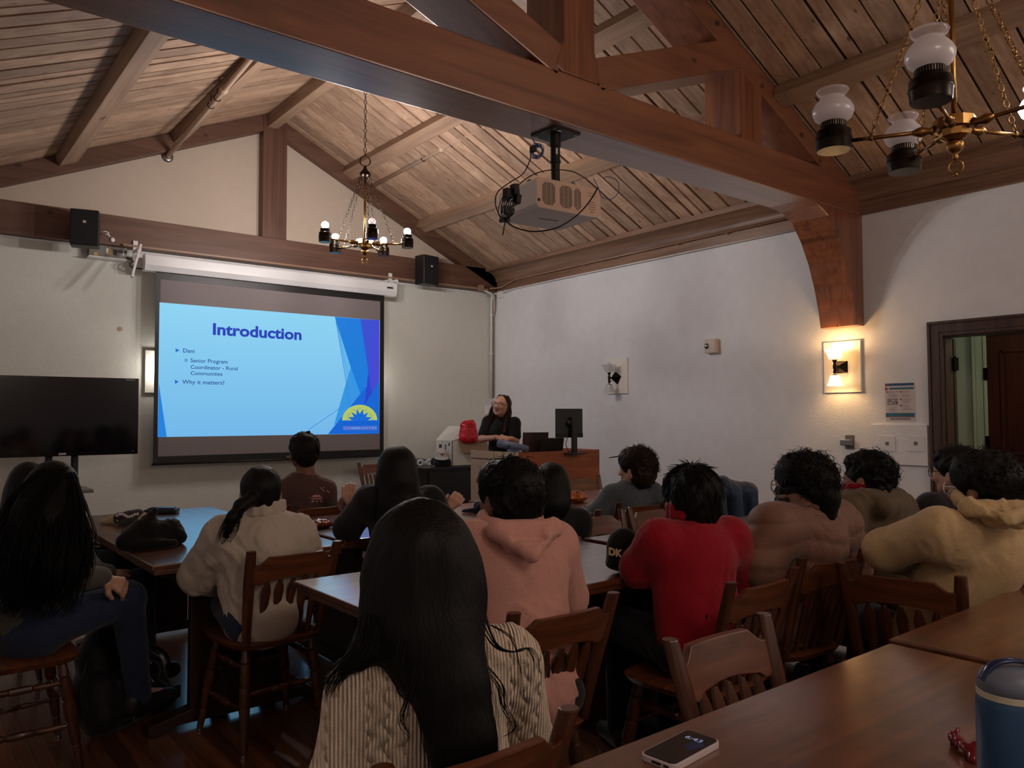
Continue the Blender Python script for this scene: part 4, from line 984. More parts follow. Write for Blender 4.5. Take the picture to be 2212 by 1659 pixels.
# ================================================================ SOFT SHAPES: smooth union fields meshed with surface nets
def A3(v): return np.array((v[0], v[1], v[2]), dtype=np.float64)
def cap(a, b, r0, r1=None, T=None): return ('c', A3(a), A3(b), r0, r0 if r1 is None else r1, T)
def ell(c, r, M=None): return ('e', A3(c), np.array(r, float), np.eye(3) if M is None else np.array(M))
def nets(prims, vox, k=.03, pad=None):
    pad = pad or k+2*vox; lo = np.full(3, 1e9); hi = -lo; bb = []
    for p in prims:
        q = p[1:] if p[0] != '-' else p[1][1:]
        kind = p[0] if p[0] != '-' else p[1][0]
        if kind == 'c': a, b, r0, r1, T = q; m = max(r0, r1)*1.02; l, h = np.minimum(a, b)-m, np.maximum(a, b)+m
        else: c, r, M = q; m = r.max(); l, h = c-m, c+m
        bb.append((l-pad, h+pad))
        if p[0] != '-': lo = np.minimum(lo, l-pad); hi = np.maximum(hi, h+pad)
    n = np.ceil((hi-lo)/vox).astype(int)+2
    Fd = np.full(n, 1.0)
    for p, (l, h) in zip(prims, bb):
        sub = p[0] == '-'
        if sub: p = p[1]
        i0 = np.maximum(0, np.floor((l-lo)/vox).astype(int)); i1 = np.minimum(n, np.ceil((h-lo)/vox).astype(int)+1)
        if (i1 <= i0).any(): continue
        g = np.meshgrid(*[lo[d]+vox*np.arange(i0[d], i1[d]) for d in range(3)], indexing='ij'); P = np.stack(g, -1)
        if p[0] == 'c':
            _, a, b, r0, r1, T = p
            if T is not None:   # T = (axis unit, factor): squash space along axis
                ax, s = A3(T[0]), T[1]; P = P+((P-a)@ax)[..., None]*ax*(s-1); b2_ = b+((b-a)@ax)*ax*(s-1)
            else: s = 1; b2_ = b
            ab = b2_-a; u = np.clip(((P-a)@ab)/max(ab@ab, 1e-9), 0, 1)
            d = np.linalg.norm(P-(a+u[..., None]*ab), axis=-1)-(r0+(r1-r0)*u)
            if s > 1: d = d/ (1+.5*(s-1))
        else:
            _, c, r, M = p; Q = (P-c)@M; Q1 = Q/r; k0 = np.linalg.norm(Q1, axis=-1); k1 = np.linalg.norm(Q1/r, axis=-1)+1e-9
            d = np.where(k0 < .05, -r.min(), k0*(k0-1)/k1)
        S_ = tuple(slice(a_, b_) for a_, b_ in zip(i0, i1)); B = Fd[S_]
        if sub:
            h_ = np.clip(.5-.5*(B+d)/k, 0, 1); Fd[S_] = B*(1-h_)+(-d)*h_+k*h_*(1-h_)
        else:
            h_ = np.clip(.5+.5*(B-d)/k, 0, 1); Fd[S_] = B*(1-h_)+d*h_-k*h_*(1-h_)
    ins = Fd < 0
    c = [ins[i:n[0]-1+i, j:n[1]-1+j, l:n[2]-1+l] for i in (0, 1) for j in (0, 1) for l in (0, 1)]
    sm = sum(x.astype(np.int8) for x in c); act = (sm > 0) & (sm < 8); idx = np.argwhere(act)
    vid = np.full(act.shape, -1, np.int64); vid[act] = np.arange(len(idx))
    offs = np.array([(i, j, l) for i in (0, 1) for j in (0, 1) for l in (0, 1)])
    V = np.stack([Fd[tuple((idx+o).T)] for o in offs], 1); acc = np.zeros((len(idx), 3)); cnt = np.zeros(len(idx))
    for e0 in range(8):
        for e1 in range(e0+1, 8):
            if np.abs(offs[e0]-offs[e1]).sum() != 1: continue
            a, b = V[:, e0], V[:, e1]; m = (a < 0) != (b < 0); t_ = np.where(m, a/np.where(m, a-b, 1), 0)
            acc += m[:, None]*(offs[e0]+t_[:, None]*(offs[e1]-offs[e0])); cnt += m
    pos = lo+vox*(idx+acc/cnt[:, None]); faces = []
    for ax in range(3):
        s0 = [slice(None)]*3; s1 = [slice(None)]*3; s0[ax] = slice(0, n[ax]-1); s1[ax] = slice(1, n[ax])
        ch = ins[tuple(s0)] != ins[tuple(s1)]; e = np.argwhere(ch); u, v = (ax+1) % 3, (ax+2) % 3
        e = e[(e[:, u] > 0) & (e[:, v] > 0) & (e[:, u] < n[u]-1) & (e[:, v] < n[v]-1)]
        if not len(e): continue
        du = np.zeros(3, int); du[u] = 1; dv = np.zeros(3, int); dv[v] = 1
        q = np.stack([vid[tuple((e-du-dv).T)], vid[tuple((e-dv).T)], vid[tuple(e.T)], vid[tuple((e-du).T)]], 1)
        fl = ins[tuple(e.T)]; q[~fl] = q[~fl][:, ::-1]; faces.append(q)
    return pos, np.concatenate(faces)
def np_mesh(name, parts):
    "parts = list of (verts, quads) merged into one mesh"
    V = []; Q = []; b = 0
    for v, q in parts: V.append(v); Q.append(q+b); b += len(v)
    V = np.concatenate(V); Q = np.concatenate(Q); me = bpy.data.meshes.new(name)
    me.vertices.add(len(V)); me.vertices.foreach_set('co', V.astype(np.float32).ravel())
    me.loops.add(len(Q)*4); me.loops.foreach_set('vertex_index', Q.astype(np.int32).ravel())
    me.polygons.add(len(Q)); me.polygons.foreach_set('loop_start', (np.arange(len(Q))*4).astype(np.int32)); me.polygons.foreach_set('loop_total', np.full(len(Q), 4, np.int32))
    me.update(calc_edges=True); me.validate(); return me
def wrinkle(me, amp, freq, seed=0, stretch=(1, 1, .55)):
    "push vertices along normals with ridged folds"
    n = len(me.vertices); co = np.empty(n*3, np.float32); me.vertices.foreach_get('co', co); co = co.reshape(-1, 3).astype(float)
    nr = np.empty(n*3, np.float32); me.vertices.foreach_get('normal', nr); nr = nr.reshape(-1, 3)
    rs = np.random.RandomState(seed); p = co*np.array(stretch)*freq; h = np.zeros(n)
    w = p+.8*np.stack([np.sin(p[:, 1]*1.7+rs.rand()*6), np.sin(p[:, 2]*1.9+rs.rand()*6), np.sin(p[:, 0]*1.6+rs.rand()*6)], 1)
    for o in range(5):
        d = rs.randn(3); d /= np.linalg.norm(d); ph = rs.rand()*6.28; f = 1.0*1.45**o
        h += (1-2*np.abs(np.sin((w@d)*f+ph)))/(1.35**o)
    lowm = .5+.5*np.sin(w@np.array([.23, .31, .27])+rs.rand()*6)*np.sin(w@np.array([-.29, .21, .17])+rs.rand()*6); co += nr*(amp*.9*(h/2.2-.1)*np.clip(lowm*1.5-.25, 0, 1))[:, None]; me.vertices.foreach_set('co', co.astype(np.float32).ravel()); me.update()
    return me
def soft(name, prims, vox, m, parent=None, k=.03, wr=None, extra=()):
    me = np_mesh(name, [nets(prims, vox, k)]+list(extra))
    if wr: wrinkle(me, *wr)
    return finish(name, me, m, parent, True)
def cloth(name, col, bump=.35, sc=260, rough=.85, sheen=.15):
    m, t, b = nt(name); b.inputs['Base Color'].default_value = col; b.inputs['Roughness'].default_value = rough; b.inputs['Sheen Weight'].default_value = sheen; b.inputs['Specular IOR Level'].default_value = .25
    tc = N(t, 'ShaderNodeTexCoord'); n1 = N(t, 'ShaderNodeTexNoise', i_Scale=float(sc), i_Detail=3.0); n2 = N(t, 'ShaderNodeTexNoise', i_Scale=6.0, i_Detail=3.0, i_Distortion=.6)
    t.links.new(tc.outputs['Object'], n1.inputs['Vector']); t.links.new(tc.outputs['Object'], n2.inputs['Vector'])
    b1 = N(t, 'ShaderNodeBump', i_Strength=bump, i_Distance=.003); b2_ = N(t, 'ShaderNodeBump', i_Strength=.5, i_Distance=.03)
    t.links.new(n1.outputs[0], b1.inputs['Height']); t.links.new(n2.outputs[0], b2_.inputs['Height']); t.links.new(b2_.outputs[0], b1.inputs['Normal']); t.links.new(b1.outputs[0], b.inputs['Normal'])
    mr = N(t, 'ShaderNodeMapRange', i_1=.3, i_2=.7, i_3=.86, i_4=1.08); t.links.new(n1.outputs[0], mr.inputs[0])
    x = N(t, 'ShaderNodeMix', data_type='RGBA', blend_type='MULTIPLY'); x.inputs[0].default_value = 1; x.inputs[6].default_value = col; t.links.new(mr.outputs[0], x.inputs[7]); t.links.new(x.outputs[2], b.inputs['Base Color'])
    return m
def hairmat(name, col, rough=.5):
    m, t, b = nt(name); b.inputs['Roughness'].default_value = rough; b.inputs['Base Color'].default_value = col; b.inputs['Specular IOR Level'].default_value = .2
    tc = N(t, 'ShaderNodeTexCoord'); mp = N(t, 'ShaderNodeMapping'); mp.inputs['Scale'].default_value = (220, 220, 5); n1 = N(t, 'ShaderNodeTexNoise', i_Scale=1.0, i_Detail=4.0)
    t.links.new(tc.outputs['Object'], mp.inputs[0]); t.links.new(mp.outputs[0], n1.inputs['Vector']); b1 = N(t, 'ShaderNodeBump', i_Strength=.7, i_Distance=.004); t.links.new(n1.outputs[0], b1.inputs['Height']); t.links.new(b1.outputs[0], b.inputs['Normal'])
    return m
H_black = hairmat('black_hair', L(11, 9, 10)); H_dark = hairmat('dark_brown_hair', L(34, 22, 18)); H_brown = hairmat('auburn_hair', L(44, 24, 20)); H_curl = hairmat('brown_curly_hair', L(40, 26, 22))
def skinmat(name, col):
    m = plain(name, col, .5, bump=.08, bscale=120, var=.05); m.node_tree.nodes['Principled BSDF'].inputs['Subsurface Weight'].default_value = .08; m.node_tree.nodes['Principled BSDF'].inputs['Subsurface Radius'].default_value = (.01, .004, .002); return m
SK_l = skinmat('skin_light', L(206, 160, 138)); SK_m = skinmat('skin_medium', L(164, 116, 92)); SK_d = skinmat('skin_brown', L(126, 84, 64))
M_eye = plain('eye_white', L(210, 205, 200), .2); M_iris = plain('eye_iris', L(40, 28, 22), .2); M_lip = plain('lips', L(150, 88, 80), .45)
def frame(yaw, pitch=0, roll=0):
    "columns right, forward, up for a heading (degrees, 0 = +Y, 90 = +X)"
    y = math.radians(yaw); M = Matrix.Rotation(-y, 3, 'Z') @ Matrix.Rotation(math.radians(pitch), 3, 'X') @ Matrix.Rotation(math.radians(roll), 3, 'Y')
    return M
def V3(v): return Vector((v[0], v[1], v[2]))
def hand_prims(w, fdir, up, side, curl=.5, sc=1.0):
    "w wrist point, fdir pointing direction, up = back of the hand, side=+1 thumb towards fdir x up"
    w, f, u = Vector(w), Vector(fdir).normalized(), Vector(up).normalized(); s = f.cross(u).normalized()*side; u = s.cross(f)*side if False else u
    u = (u-f*u.dot(f)).normalized(); s = f.cross(u).normalized()*side; P = []
    for k in range(4): P.append(cap(w+s*(.012-.0*k), w+f*.075*sc+s*(.026-.0175*k)*sc, .016*sc, .0115*sc))
    for k, ln in enumerate((.072, .080, .075, .060)):
        b = w+f*.078*sc+s*(.027-.0185*k)*sc; a = 0; d = f; pts = [b]
        for j, sg in enumerate((.45, .32, .23)):
            a += curl*(.75 if j == 0 else .85); d = (f*math.cos(a)-u*math.sin(a)); pts.append(pts[-1]+d*ln*sg*sc)
        for j in range(3): P.append(cap(pts[j], pts[j+1], (.0092-.0011*j)*sc, (.0085-.0011*j)*sc))
    tb = w+f*.022*sc+s*.028*sc; t1 = tb+(f*.6+s*.55-u*.35).normalized()*.036*sc; t2 = t1+(f*.9+s*.05-u*.4).normalized()*.032*sc
    P += [cap(w+s*.012, tb, .015*sc, .013*sc), cap(tb, t1, .0125*sc, .0105*sc), cap(t1, t2, .0105*sc, .0085*sc)]
    return P
def head_prims(c, H, s=1.0):
    def q(x, y, z): return V3(c)+H @ Vector((x*s, y*s, z*s))
    M = np.array(H)
    def e(p, r): return ell(q(*p), [x*s for x in r], M)
    P = [e((0, -.012, .022), (.074, .092, .088)), e((0, .028, -.012), (.063, .062, .085)), e((0, .045, -.068), (.043, .038, .036)), e((0, .066, -.090), (.018, .014, .014)),
         e((-.052, .01, -.055), (.014, .035, .035)), e((.052, .01, -.055), (.014, .035, .035)), e((0, .078, .022), (.05, .018, .012)),
         cap(q(0, .088, .008), q(0, .108, -.026), .009*s, .013*s), e((-.012, .098, -.032), (.009, .01, .007)), e((.012, .098, -.032), (.009, .01, .007)),
         e((-.038, .072, -.022), (.02, .016, .018)), e((.038, .072, -.022), (.02, .016, .018))]
    ears = [e((sx*.079, -.004, -.012), (.008, .02, .032)) for sx in (-1, 1)]+[e((sx*.076, .0, -.038), (.008, .011, .014)) for sx in (-1, 1)]
    lips = [e((0, .088, -.056), (.023, .010, .0055)), e((0, .086, -.066), (.019, .010, .006))]
    return P+ears, lips, q
def person(hc, yaw, label, hyaw=None, hpitch=0, hroll=0, s=1.0, sw=.175, hip=None, nb=None, sh=None, el=None, wr=None, hz=.53, knee=None, ankle=None, skin=SK_m, top=None, legs=None, shoe=None,
           vox=.010, puff=0.0, fold=.006, group=None, belly=0.0, hands=(), sleeve=1.0, shortsleeve=False, topname='sweatshirt', ex_top=(), ex_name=None, flat=1.32, glasses=None, stand=False, hem=None, ffreq=27):
    F = Vector((math.sin(math.radians(yaw)), math.cos(math.radians(yaw)), 0)); R = Vector((F.y, -F.x, 0)); U = Vector((0, 0, 1)); hc = V3(hc); hyaw = yaw if hyaw is None else hyaw
    H = frame(hyaw, hpitch, hroll); nb = V3(nb) if nb is not None else hc-F*.045*s-U*.155*s
    hip = V3(hip) if hip is not None else Vector((nb.x, nb.y, hz))-F*.06; hip.z = hz
    sh = [V3(x) if x is not None else nb+R*sx*sw-U*.045+F*.015 for x, sx in zip(sh or (None, None), (-1, 1))]
    el = [V3(x) if x is not None else a+R*sx*.07+F*.14-U*.25*s for x, a, sx in zip(el or (None, None), sh, (-1, 1))]
    wr = [V3(x) if x is not None else b-R*sx*.11+F*.22+U*.04 for x, b, sx in zip(wr or (None, None), el, (-1, 1))]
    kn = [V3(x) if x is not None else hip+R*sx*.11+F*.43*s+Vector((0, 0, -.02)) for x, sx in zip(knee or (None, None), (-1, 1))]
    an = [V3(x) if x is not None else Vector((k.x+F.x*.02, k.y+F.y*.02, .09)) for x, k in zip(ankle or (None, None), kn)]
    wst = hip.lerp(nb, .36)+F*(.015+belly*.3); chs = hip.lerp(nb, .72)+F*.02
    T = (F, flat)
    root = thing('person', (hip.x, hip.y, 0), label, 'person', 0, group)
    # ---- body, one continuous surface
    hp, lips, q = head_prims(hc, H, s)
    B = list(hp)+[cap(q(0, -.022, -.05), nb+F*.01, .050*s, .054*s), cap(nb, chs, .055, .10, T), cap(chs, wst, .125, .115, T), cap(wst, hip, .115, .135, T)]
    for i, sx in enumerate((-1, 1)):
        B += [cap(nb-U*.02, sh[i], .04, .045), cap(sh[i], el[i], .042, .036), cap(el[i], wr[i], .034, .024), cap(hip+R*sx*.07, kn[i], .075, .052), cap(kn[i], an[i], .048, .034), cap(an[i], an[i]+F*.13-U*.04, .03, .028)]
    extra = []
    for (i, fd, up, side, curl) in hands:
        extra.append(nets([cap(wr[i]-V3(fd).normalized()*.03, wr[i]+V3(fd).normalized()*.01, .024, .020)]+hand_prims(wr[i], fd, up, side, curl, s), .0045, .008))
    done = {h[0] for h in hands}
    for i in (0, 1):
        if i not in done:
            fd = (wr[i]-el[i]).normalized(); fd = Vector((fd.x, fd.y, fd.z*.3)).normalized(); extra.append(nets([cap(wr[i]-fd*.03, wr[i]+fd*.01, .023, .020)]+hand_prims(wr[i], fd, U, -1 if i else 1, .5, s), .006, .008))
    body = soft('body', B, min(vox, .009), skin, root, .022, None, extra)
    for sx in (-1, 1): MB().ball(q(sx*.032, .079, .006), .0115*s, 10).build('eye', M_eye, body, True); MB().ball(q(sx*.032, .0875, .006), .0055*s, 8).build('iris', M_iris, body, True)
    soft('lips', lips, .004, M_lip, body, .006)
    mb = MB()
    for sx in (-1, 1): mb.tube([q(sx*.016, .092, .028), q(sx*.032, .092, .034), q(sx*.05, .078, .028)], [.003*s, .004*s, .002*s], 5)
    # ---- top
    pf = puff; G = [cap(nb-U*.02, nb-U*.07, .056+pf*.5, .08+pf*.6, T), cap(nb-U*.12+F*.01, chs, .105+pf, .140+pf, T), cap(chs, wst, .140+pf, .132+pf*.9+belly*.4, T), cap(wst, hip+U*.02, .132+pf*.9+belly*.4, .148+pf*.6, T)]
    for i in (0, 1):
        G += [cap(nb-U*.035, sh[i], .048+pf*.5, .060+pf*.8), cap(chs, sh[i]-U*.04, .09, .055+pf*.8)]
        if shortsleeve: G += [cap(sh[i], sh[i].lerp(el[i], .72), .062+pf, .060+pf)]
        else: G += [cap(sh[i], el[i], .060+pf*.8, .052+pf), cap(el[i], el[i].lerp(wr[i], .9*sleeve), .051+pf, .036+pf*.5)]
    G += list(ex_top)
    to = soft(topname, G, vox, top, root, .024, (fold, ffreq, int(abs(hc.x*1000)) % 97) if fold else None)
    # ---- trousers and shoes
    if legs is not None:
        Q = [cap(hip+U*.06, hip-U*.0, .140, .150, T)]
        for i, sx in enumerate((-1, 1)): Q += [cap(hip+R*sx*.075, kn[i], .093, .070), cap(kn[i], an[i], .067, .052)]
        soft('trousers', Q, .012, legs, root, .03, (.005, 22, 5))
        if shoe is not None:
            for i in (0, 1): soft('shoe', [cap(an[i]-U*.02-F*.03, an[i]+F*.15-U*.052, .045, .036), cap(an[i]-F*.04-U*.048, an[i]+F*.14-U*.055, .034, .034)], .008, shoe, root, .02)
    if glasses is not None:
        gm = MB()
        for sx in (-1, 1):
            gm.torus(q(sx*.034, .104, .002), .024*s, .0022, H @ Vector((0, 1, 0)), 14, 5, 1.12, H @ Vector((1, 0, 0)))
            gm.tube([q(sx*.060, .102, .008), q(sx*.078, .06, .010), q(sx*.082, -.01, .006)], .002, 5)
        gm.tube([q(-.010, .106, .006), q(0, .109, .009), q(.010, .106, .006)], .0022, 5)
        gm.build('glasses', glasses, root, True)
    root['_q'] = 0; del root['_q']
    return dict(root=root, q=q, H=H, hc=hc, nb=nb, F=F, R=R, hip=hip, sh=sh, el=el, wr=wr, body=body, top=to)
# ---- hair
def strands(name, paths, r, m, parent, n=3, taper=True):
    mb = MB()
    for p in paths:
        k = len(p); rr_ = [r*(1-.75*(i/(k-1))**2) if taper else r for i in range(k)]
        mb.tube(p, rr_, n, cap=False)
    me = bpy.data.meshes.new(name); me.from_pydata(mb.v, [], mb.f); me.update()
    return finish(name, me, m, parent, True)
def curls(pp, m, s=1.0, n=260, cover=(.02, .03), rad=.016, seed=1, name='curls', shape=(.098, .118, .112), c0=(0, -.022, .03), zmin=-.055, back=-.09, parent=None, wire=.0022, turns=1.6, length=.03):
    rs = random.Random(seed); H, q = pp['H'], pp['q']; paths = []
    while len(paths) < n:
        v = Vector((rs.gauss(0, 1), rs.gauss(0, 1), rs.gauss(0, 1))).normalized(); z = c0[2]+v.z*shape[2]
        if z < (back if v.y < -.2 else zmin): continue
        if v.y > .38 and v.z < .42: continue
        if v.y > -.12 and v.z < .0: continue
        p = Vector((c0[0]+v.x*shape[0], c0[1]+v.y*shape[1], z))*1.0; t1 = v.orthogonal().normalized(); t2 = v.cross(t1); a0 = rs.uniform(0, 6.28); rr_ = rad*rs.uniform(.5, 1.1); dr = (v*rs.uniform(.2, 1)+Vector((rs.uniform(-.6, .6), rs.uniform(-.4, .2), rs.uniform(-.8, .1)))).normalized(); ln = length*rs.uniform(.5, 1.3); pts = []
        for i in range(11):
            u = i/10; a = a0+u*turns*2*PI; w_ = p-v*.018+dr*ln*u+(t1*math.cos(a)+t2*math.sin(a))*rr_*(.5+.5*u)
            pts.append(q(w_.x, w_.y, w_.z))
        paths.append(pts)
    return strands(name, paths, wire*s, m, parent)
def short_hair(pp, m, vol=.016, curly=True, s=1.0, n=500, seed=1, fringe=True, nape=-.075, extra=(), curl_rad=.012, wire=.0021, length=.020, bumpy=.013, sz=1.0, ears=True):
    q, H = pp['q'], pp['H']; M = np.array(H); v = vol
    P = [ell(q(0, -.020, .032), [(.076+v)*s, (.092+v)*s, (.084+v)*s], M), ell(q(0, -.062, -.018), [(.064+v*.7)*s, (.046+v*.6)*s, (.066+v*.5)*s], M), ell(q(0, .03, .075), [(.062+v*.8)*s, (.055+v*.6)*s, (.036+v*.6)*s], M)]
    for sx in (-1, 1): P.append(ell(q(sx*.066, -.040, .0), [(.016+v*.3)*s, .032*s, .045*s], M))
    P += list(extra)
    P.append(('-', ell(q(0, .105, -.060), [.13*s, .108*s, .086*s], M)))
    if ears:
        for sx in (-1, 1): P.append(('-', ell(q(sx*.112, .004, -.025), [.036*s, .030*s, .045*s], M)))
    h = soft('hair', P, .007, m, pp['root'], .02, (bumpy, 55 if curly else 26, seed))
    if curly: curls(pp, m, s, n, rad=curl_rad, seed=seed, parent=h, shape=(.080+v, .096+v, .088+v), c0=(0, -.020, .032), wire=wire, length=length, back=nape)
    else:
        rs = random.Random(seed); paths = []
        for i in range(n):
            th = rs.uniform(0, 2*PI); ph = rs.uniform(.05, 1.45); d = Vector((math.sin(ph)*math.cos(th), math.sin(ph)*math.sin(th), math.cos(ph)))
            if d.y > .55 and d.z < .5: continue
            p = Vector((d.x*(.078+v), -.018+d.y*(.094+v), .032+d.z*(.086+v))); fl = Vector((d.x*.7, d.y*.8+(.3 if d.y > 0 else -.2), -.55)).normalized(); fl = (fl-d*fl.dot(d)).normalized(); pts = []; fly = rs.random()**8*.03
            for k in range(6): u = k/5; w_ = p+fl*.045*u+d*(-.003+.002*math.sin(u*3)+fly*u+rs.uniform(-.001, .001)); pts.append(q(w_.x, w_.y, w_.z))
            paths.append(pts)
        strands('hair_tufts', paths, .0022*s, m, h)
    return h
def flow(cps, n, spread, r, m, parent, seed=0, steps=18, wave=.006, name='hair_strands', flat=None, endspread=1.0):
    "hair strands following a central line cps = [(point, half width)], spread sideways along the camera-independent axis flat"
    rs = random.Random(seed); paths = []; C_ = smoothp([c[0] for c in cps], 6); W = []
    for i in range(len(C_)):
        u = i/(len(C_)-1)*(len(cps)-1); k = min(int(u), len(cps)-2); W.append(cps[k][1]*(1-(u-k))+cps[k+1][1]*(u-k))
    ax = Vector(flat).normalized(); ay = ax.cross(Vector((0, 0, 1))).normalized()
    for j in range(n):
        a = rs.uniform(0, 2*PI); rad = math.sqrt(rs.uniform(.55, 1.05)); ph = rs.uniform(0, 6.28); fr = rs.uniform(3, 7); i0 = 0; i1 = len(C_)-rs.randint(0, max(1, len(C_)//5)); pts = []
        for i in range(i0, i1):
            u = i/len(C_); w_ = W[i]*rad
            pts.append(C_[i]+ax*(math.cos(a)*w_+wave*math.sin(u*fr+ph)*u*2)+ay*(math.sin(a)*w_*.55+wave*math.cos(u*fr*1.3+ph)*u))
        if len(pts) > 3: paths.append(pts)
    return strands(name, paths, r, m, parent)

from mathutils.bvhtree import BVHTree
def ring_collar(pp, r, h, th, m, name='collar', tilt=.12, c=None, parent=None, gap=0.0, n=14, flatf=.95):
    "band of cloth standing round the neck"
    c0 = (pp['nb'] if c is None else V3(c))+Vector((0, 0, .012)); P = []; pts = []
    for i in range(n+1):
        a = gap+(2*PI-2*gap)*i/n; d = pp['F']*math.cos(a)*flatf+pp['R']*math.sin(a); pts.append(c0+pp['F']*.030+d*r+Vector((0, 0, -math.cos(a)*tilt*r)))
    for a, b in zip(pts, pts[1:]):
        P.append(cap(a, b, th, th)); P.append(cap(a+Vector((0, 0, h)), b+Vector((0, 0, h)), th*.9, th*.9))
        if h > th*2: P.append(cap(a+Vector((0, 0, h/2)), b+Vector((0, 0, h/2)), th, th))
    return soft(name, P, .0065, m, parent or pp['top'], .010, (.003, 40, 3))
def hood(pp, c, m, tip, w=.115, drop=.13, vox=.007, back=.085):
    "hood lying on the back: rolled rim round the neck and a flat sack ending in a soft point"
    c0 = V3(c); F, R = pp['F'], pp['R']; U = Vector((0, 0, 1)); rim = []
    for i in range(13):
        a = -.85*PI+1.7*PI*i/12+PI; d = F*math.cos(a)*.80+R*math.sin(a); rim.append(c0+F*.025+d*.088+U*(.018-.045*math.cos(a)*-1*.5))
    P = [cap(a, b, .017+.008*(i in range(3, 9)), .018+.008*(i in range(3, 9))) for i, (a, b) in enumerate(zip(rim, rim[1:]))]
    bk = c0-F*back; lft = bk-R*w*.85+U*.005; rgt = bk+R*w*.85+U*.0; tp = V3(tip)
    P += [cap(lft, tp, .030, .020), cap(rgt, tp, .030, .020), cap(lft, rgt, .030, .030), cap(bk-U*.035-R*.04, bk-U*.035+R*.045, .034, .034), cap(bk-F*.006-U*.03, tp, .034, .022)]
    P.append(('-', cap(bk-F*.045-R*.05-U*.012, bk-F*.043+R*.045-U*.022, .010, .006)))
    return soft('hood', P, vox, m, pp['top'], .014, (.010, 34, 5))
CRh_ = Vector((CR.x, CR.y, 0)).normalized()
def decal(target, polys, m, name, off=.003, tess=1):
    "flat print laid on the cloth it belongs to"
    root = target.parent; W = root.matrix_basis; me = target.data; tree = BVHTree.FromPolygons([W @ v.co for v in me.vertices], [tuple(p.vertices) for p in me.polygons]); mb = MB(); o = Vector((0, 0, CAM_H))
    for poly in polys:
        vs = []
        for px, py in poly:
            d = ray(px, py).normalized(); hit = tree.ray_cast(o, d)
            if hit[0] is None: break
            vs.append(hit[0]-d*off)
        if len(vs) == len(poly): mb.add(vs, [tuple(range(len(vs)))])
    if mb.v: return finish(name, mb.mesh(name), m, root)
# ================================================================ PEOPLE
C_cream = None
def knit(name, col, yaw):
    m = cloth(name, col, .3, 320); t = m.node_tree; b = t.nodes['Principled BSDF']; old = b.inputs['Normal'].links[0].from_socket
    tc = N(t, 'ShaderNodeTexCoord'); mp = N(t, 'ShaderNodeMapping'); mp.inputs['Rotation'].default_value = (0, 0, math.radians(yaw)); t.links.new(tc.outputs['Object'], mp.inputs[0]); sp = N(t, 'ShaderNodeSeparateXYZ'); t.links.new(mp.outputs[0], sp.inputs[0])
    def M_(op, a, b_=None, c=None):
        n = N(t, 'ShaderNodeMath', operation=op)
        for i, v in enumerate((a, b_, c)):
            if v is None: continue
            if isinstance(v, (int, float)): n.inputs[i].default_value = v
            else: t.links.new(v, n.inputs[i])
        return n.outputs[0]
    x, z = sp.outputs[0], sp.outputs[2]
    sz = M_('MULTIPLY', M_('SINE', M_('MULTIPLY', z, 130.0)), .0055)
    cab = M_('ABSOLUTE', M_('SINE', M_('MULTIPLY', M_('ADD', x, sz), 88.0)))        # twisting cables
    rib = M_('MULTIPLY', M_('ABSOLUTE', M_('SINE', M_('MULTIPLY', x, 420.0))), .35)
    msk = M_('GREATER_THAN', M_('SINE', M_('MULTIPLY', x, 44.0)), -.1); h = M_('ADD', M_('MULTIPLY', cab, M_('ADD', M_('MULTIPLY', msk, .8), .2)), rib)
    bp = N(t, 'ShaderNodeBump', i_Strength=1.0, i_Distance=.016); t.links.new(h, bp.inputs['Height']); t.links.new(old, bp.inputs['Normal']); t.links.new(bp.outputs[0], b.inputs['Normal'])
    old = b.inputs['Base Color'].links[0].from_socket; mr = N(t, 'ShaderNodeMapRange', i_1=0.0, i_2=.5, i_3=.62, i_4=1.0); t.links.new(h, mr.inputs[0]); x2 = N(t, 'ShaderNodeMix', data_type='RGBA', blend_type='MULTIPLY'); x2.inputs[0].default_value = 1; t.links.new(old, x2.inputs[6]); t.links.new(mr.outputs[0], x2.inputs[7]); t.links.new(x2.outputs[2], b.inputs['Base Color'])  # yarn recesses darkened: shade between the cables is put into the colour
    return m
def hv(lst, flat=1.5, fdir=None):
    "hair volume: chain of (px, py, depth, half width)"
    P = []; pts = [(at(a, b, d), r) for a, b, d, r in lst]; f = fdir or Vector((CF.x, CF.y, 0)).normalized()
    for (p, r), (p2, r2) in zip(pts, pts[1:]): P.append(cap(p, p2, r, r2, (f, flat)))
    return P, pts
J_blue = cloth('denim', L(40, 52, 78), .3, 400); J_dark = cloth('dark_trousers', L(24, 24, 28)); J_black = cloth('black_trousers', L(14, 14, 17)); J_khaki = cloth('khaki_trousers', L(112, 98, 80))
K_shoe = plain('dark_shoe', L(30, 28, 28), .5)
CRh = Vector((CR.x, CR.y, 0)).normalized()
def long_hair(pp, vol, m, nst, wisps=(), r=.0016, seed=1, k=.03, vox=.009, wav=.008):
    H_, q_ = np.array(pp['H']), pp['q']
    base = [ell(q_(0, -.024, .030), (.087, .102, .094), H_), ell(q_(0, -.05, -.03), (.084, .062, .08), H_)]
    h = soft('hair', base+list(vol[0]), vox, m, pp['root'], k, (.005, 30, seed, (1, 1, .12)))
    flow(vol[1], nst, 1, r, m, h, seed, flat=CRh, wave=wav)
    for i, w_ in enumerate(wisps):
        pts = [(at(a, b, d), rr_) for a, b, d, rr_ in w_[0]]
        flow(pts, w_[1], 1, r*.8, m, h, seed+i+5, flat=CRh, wave=.004, name='loose_strands')
    return h

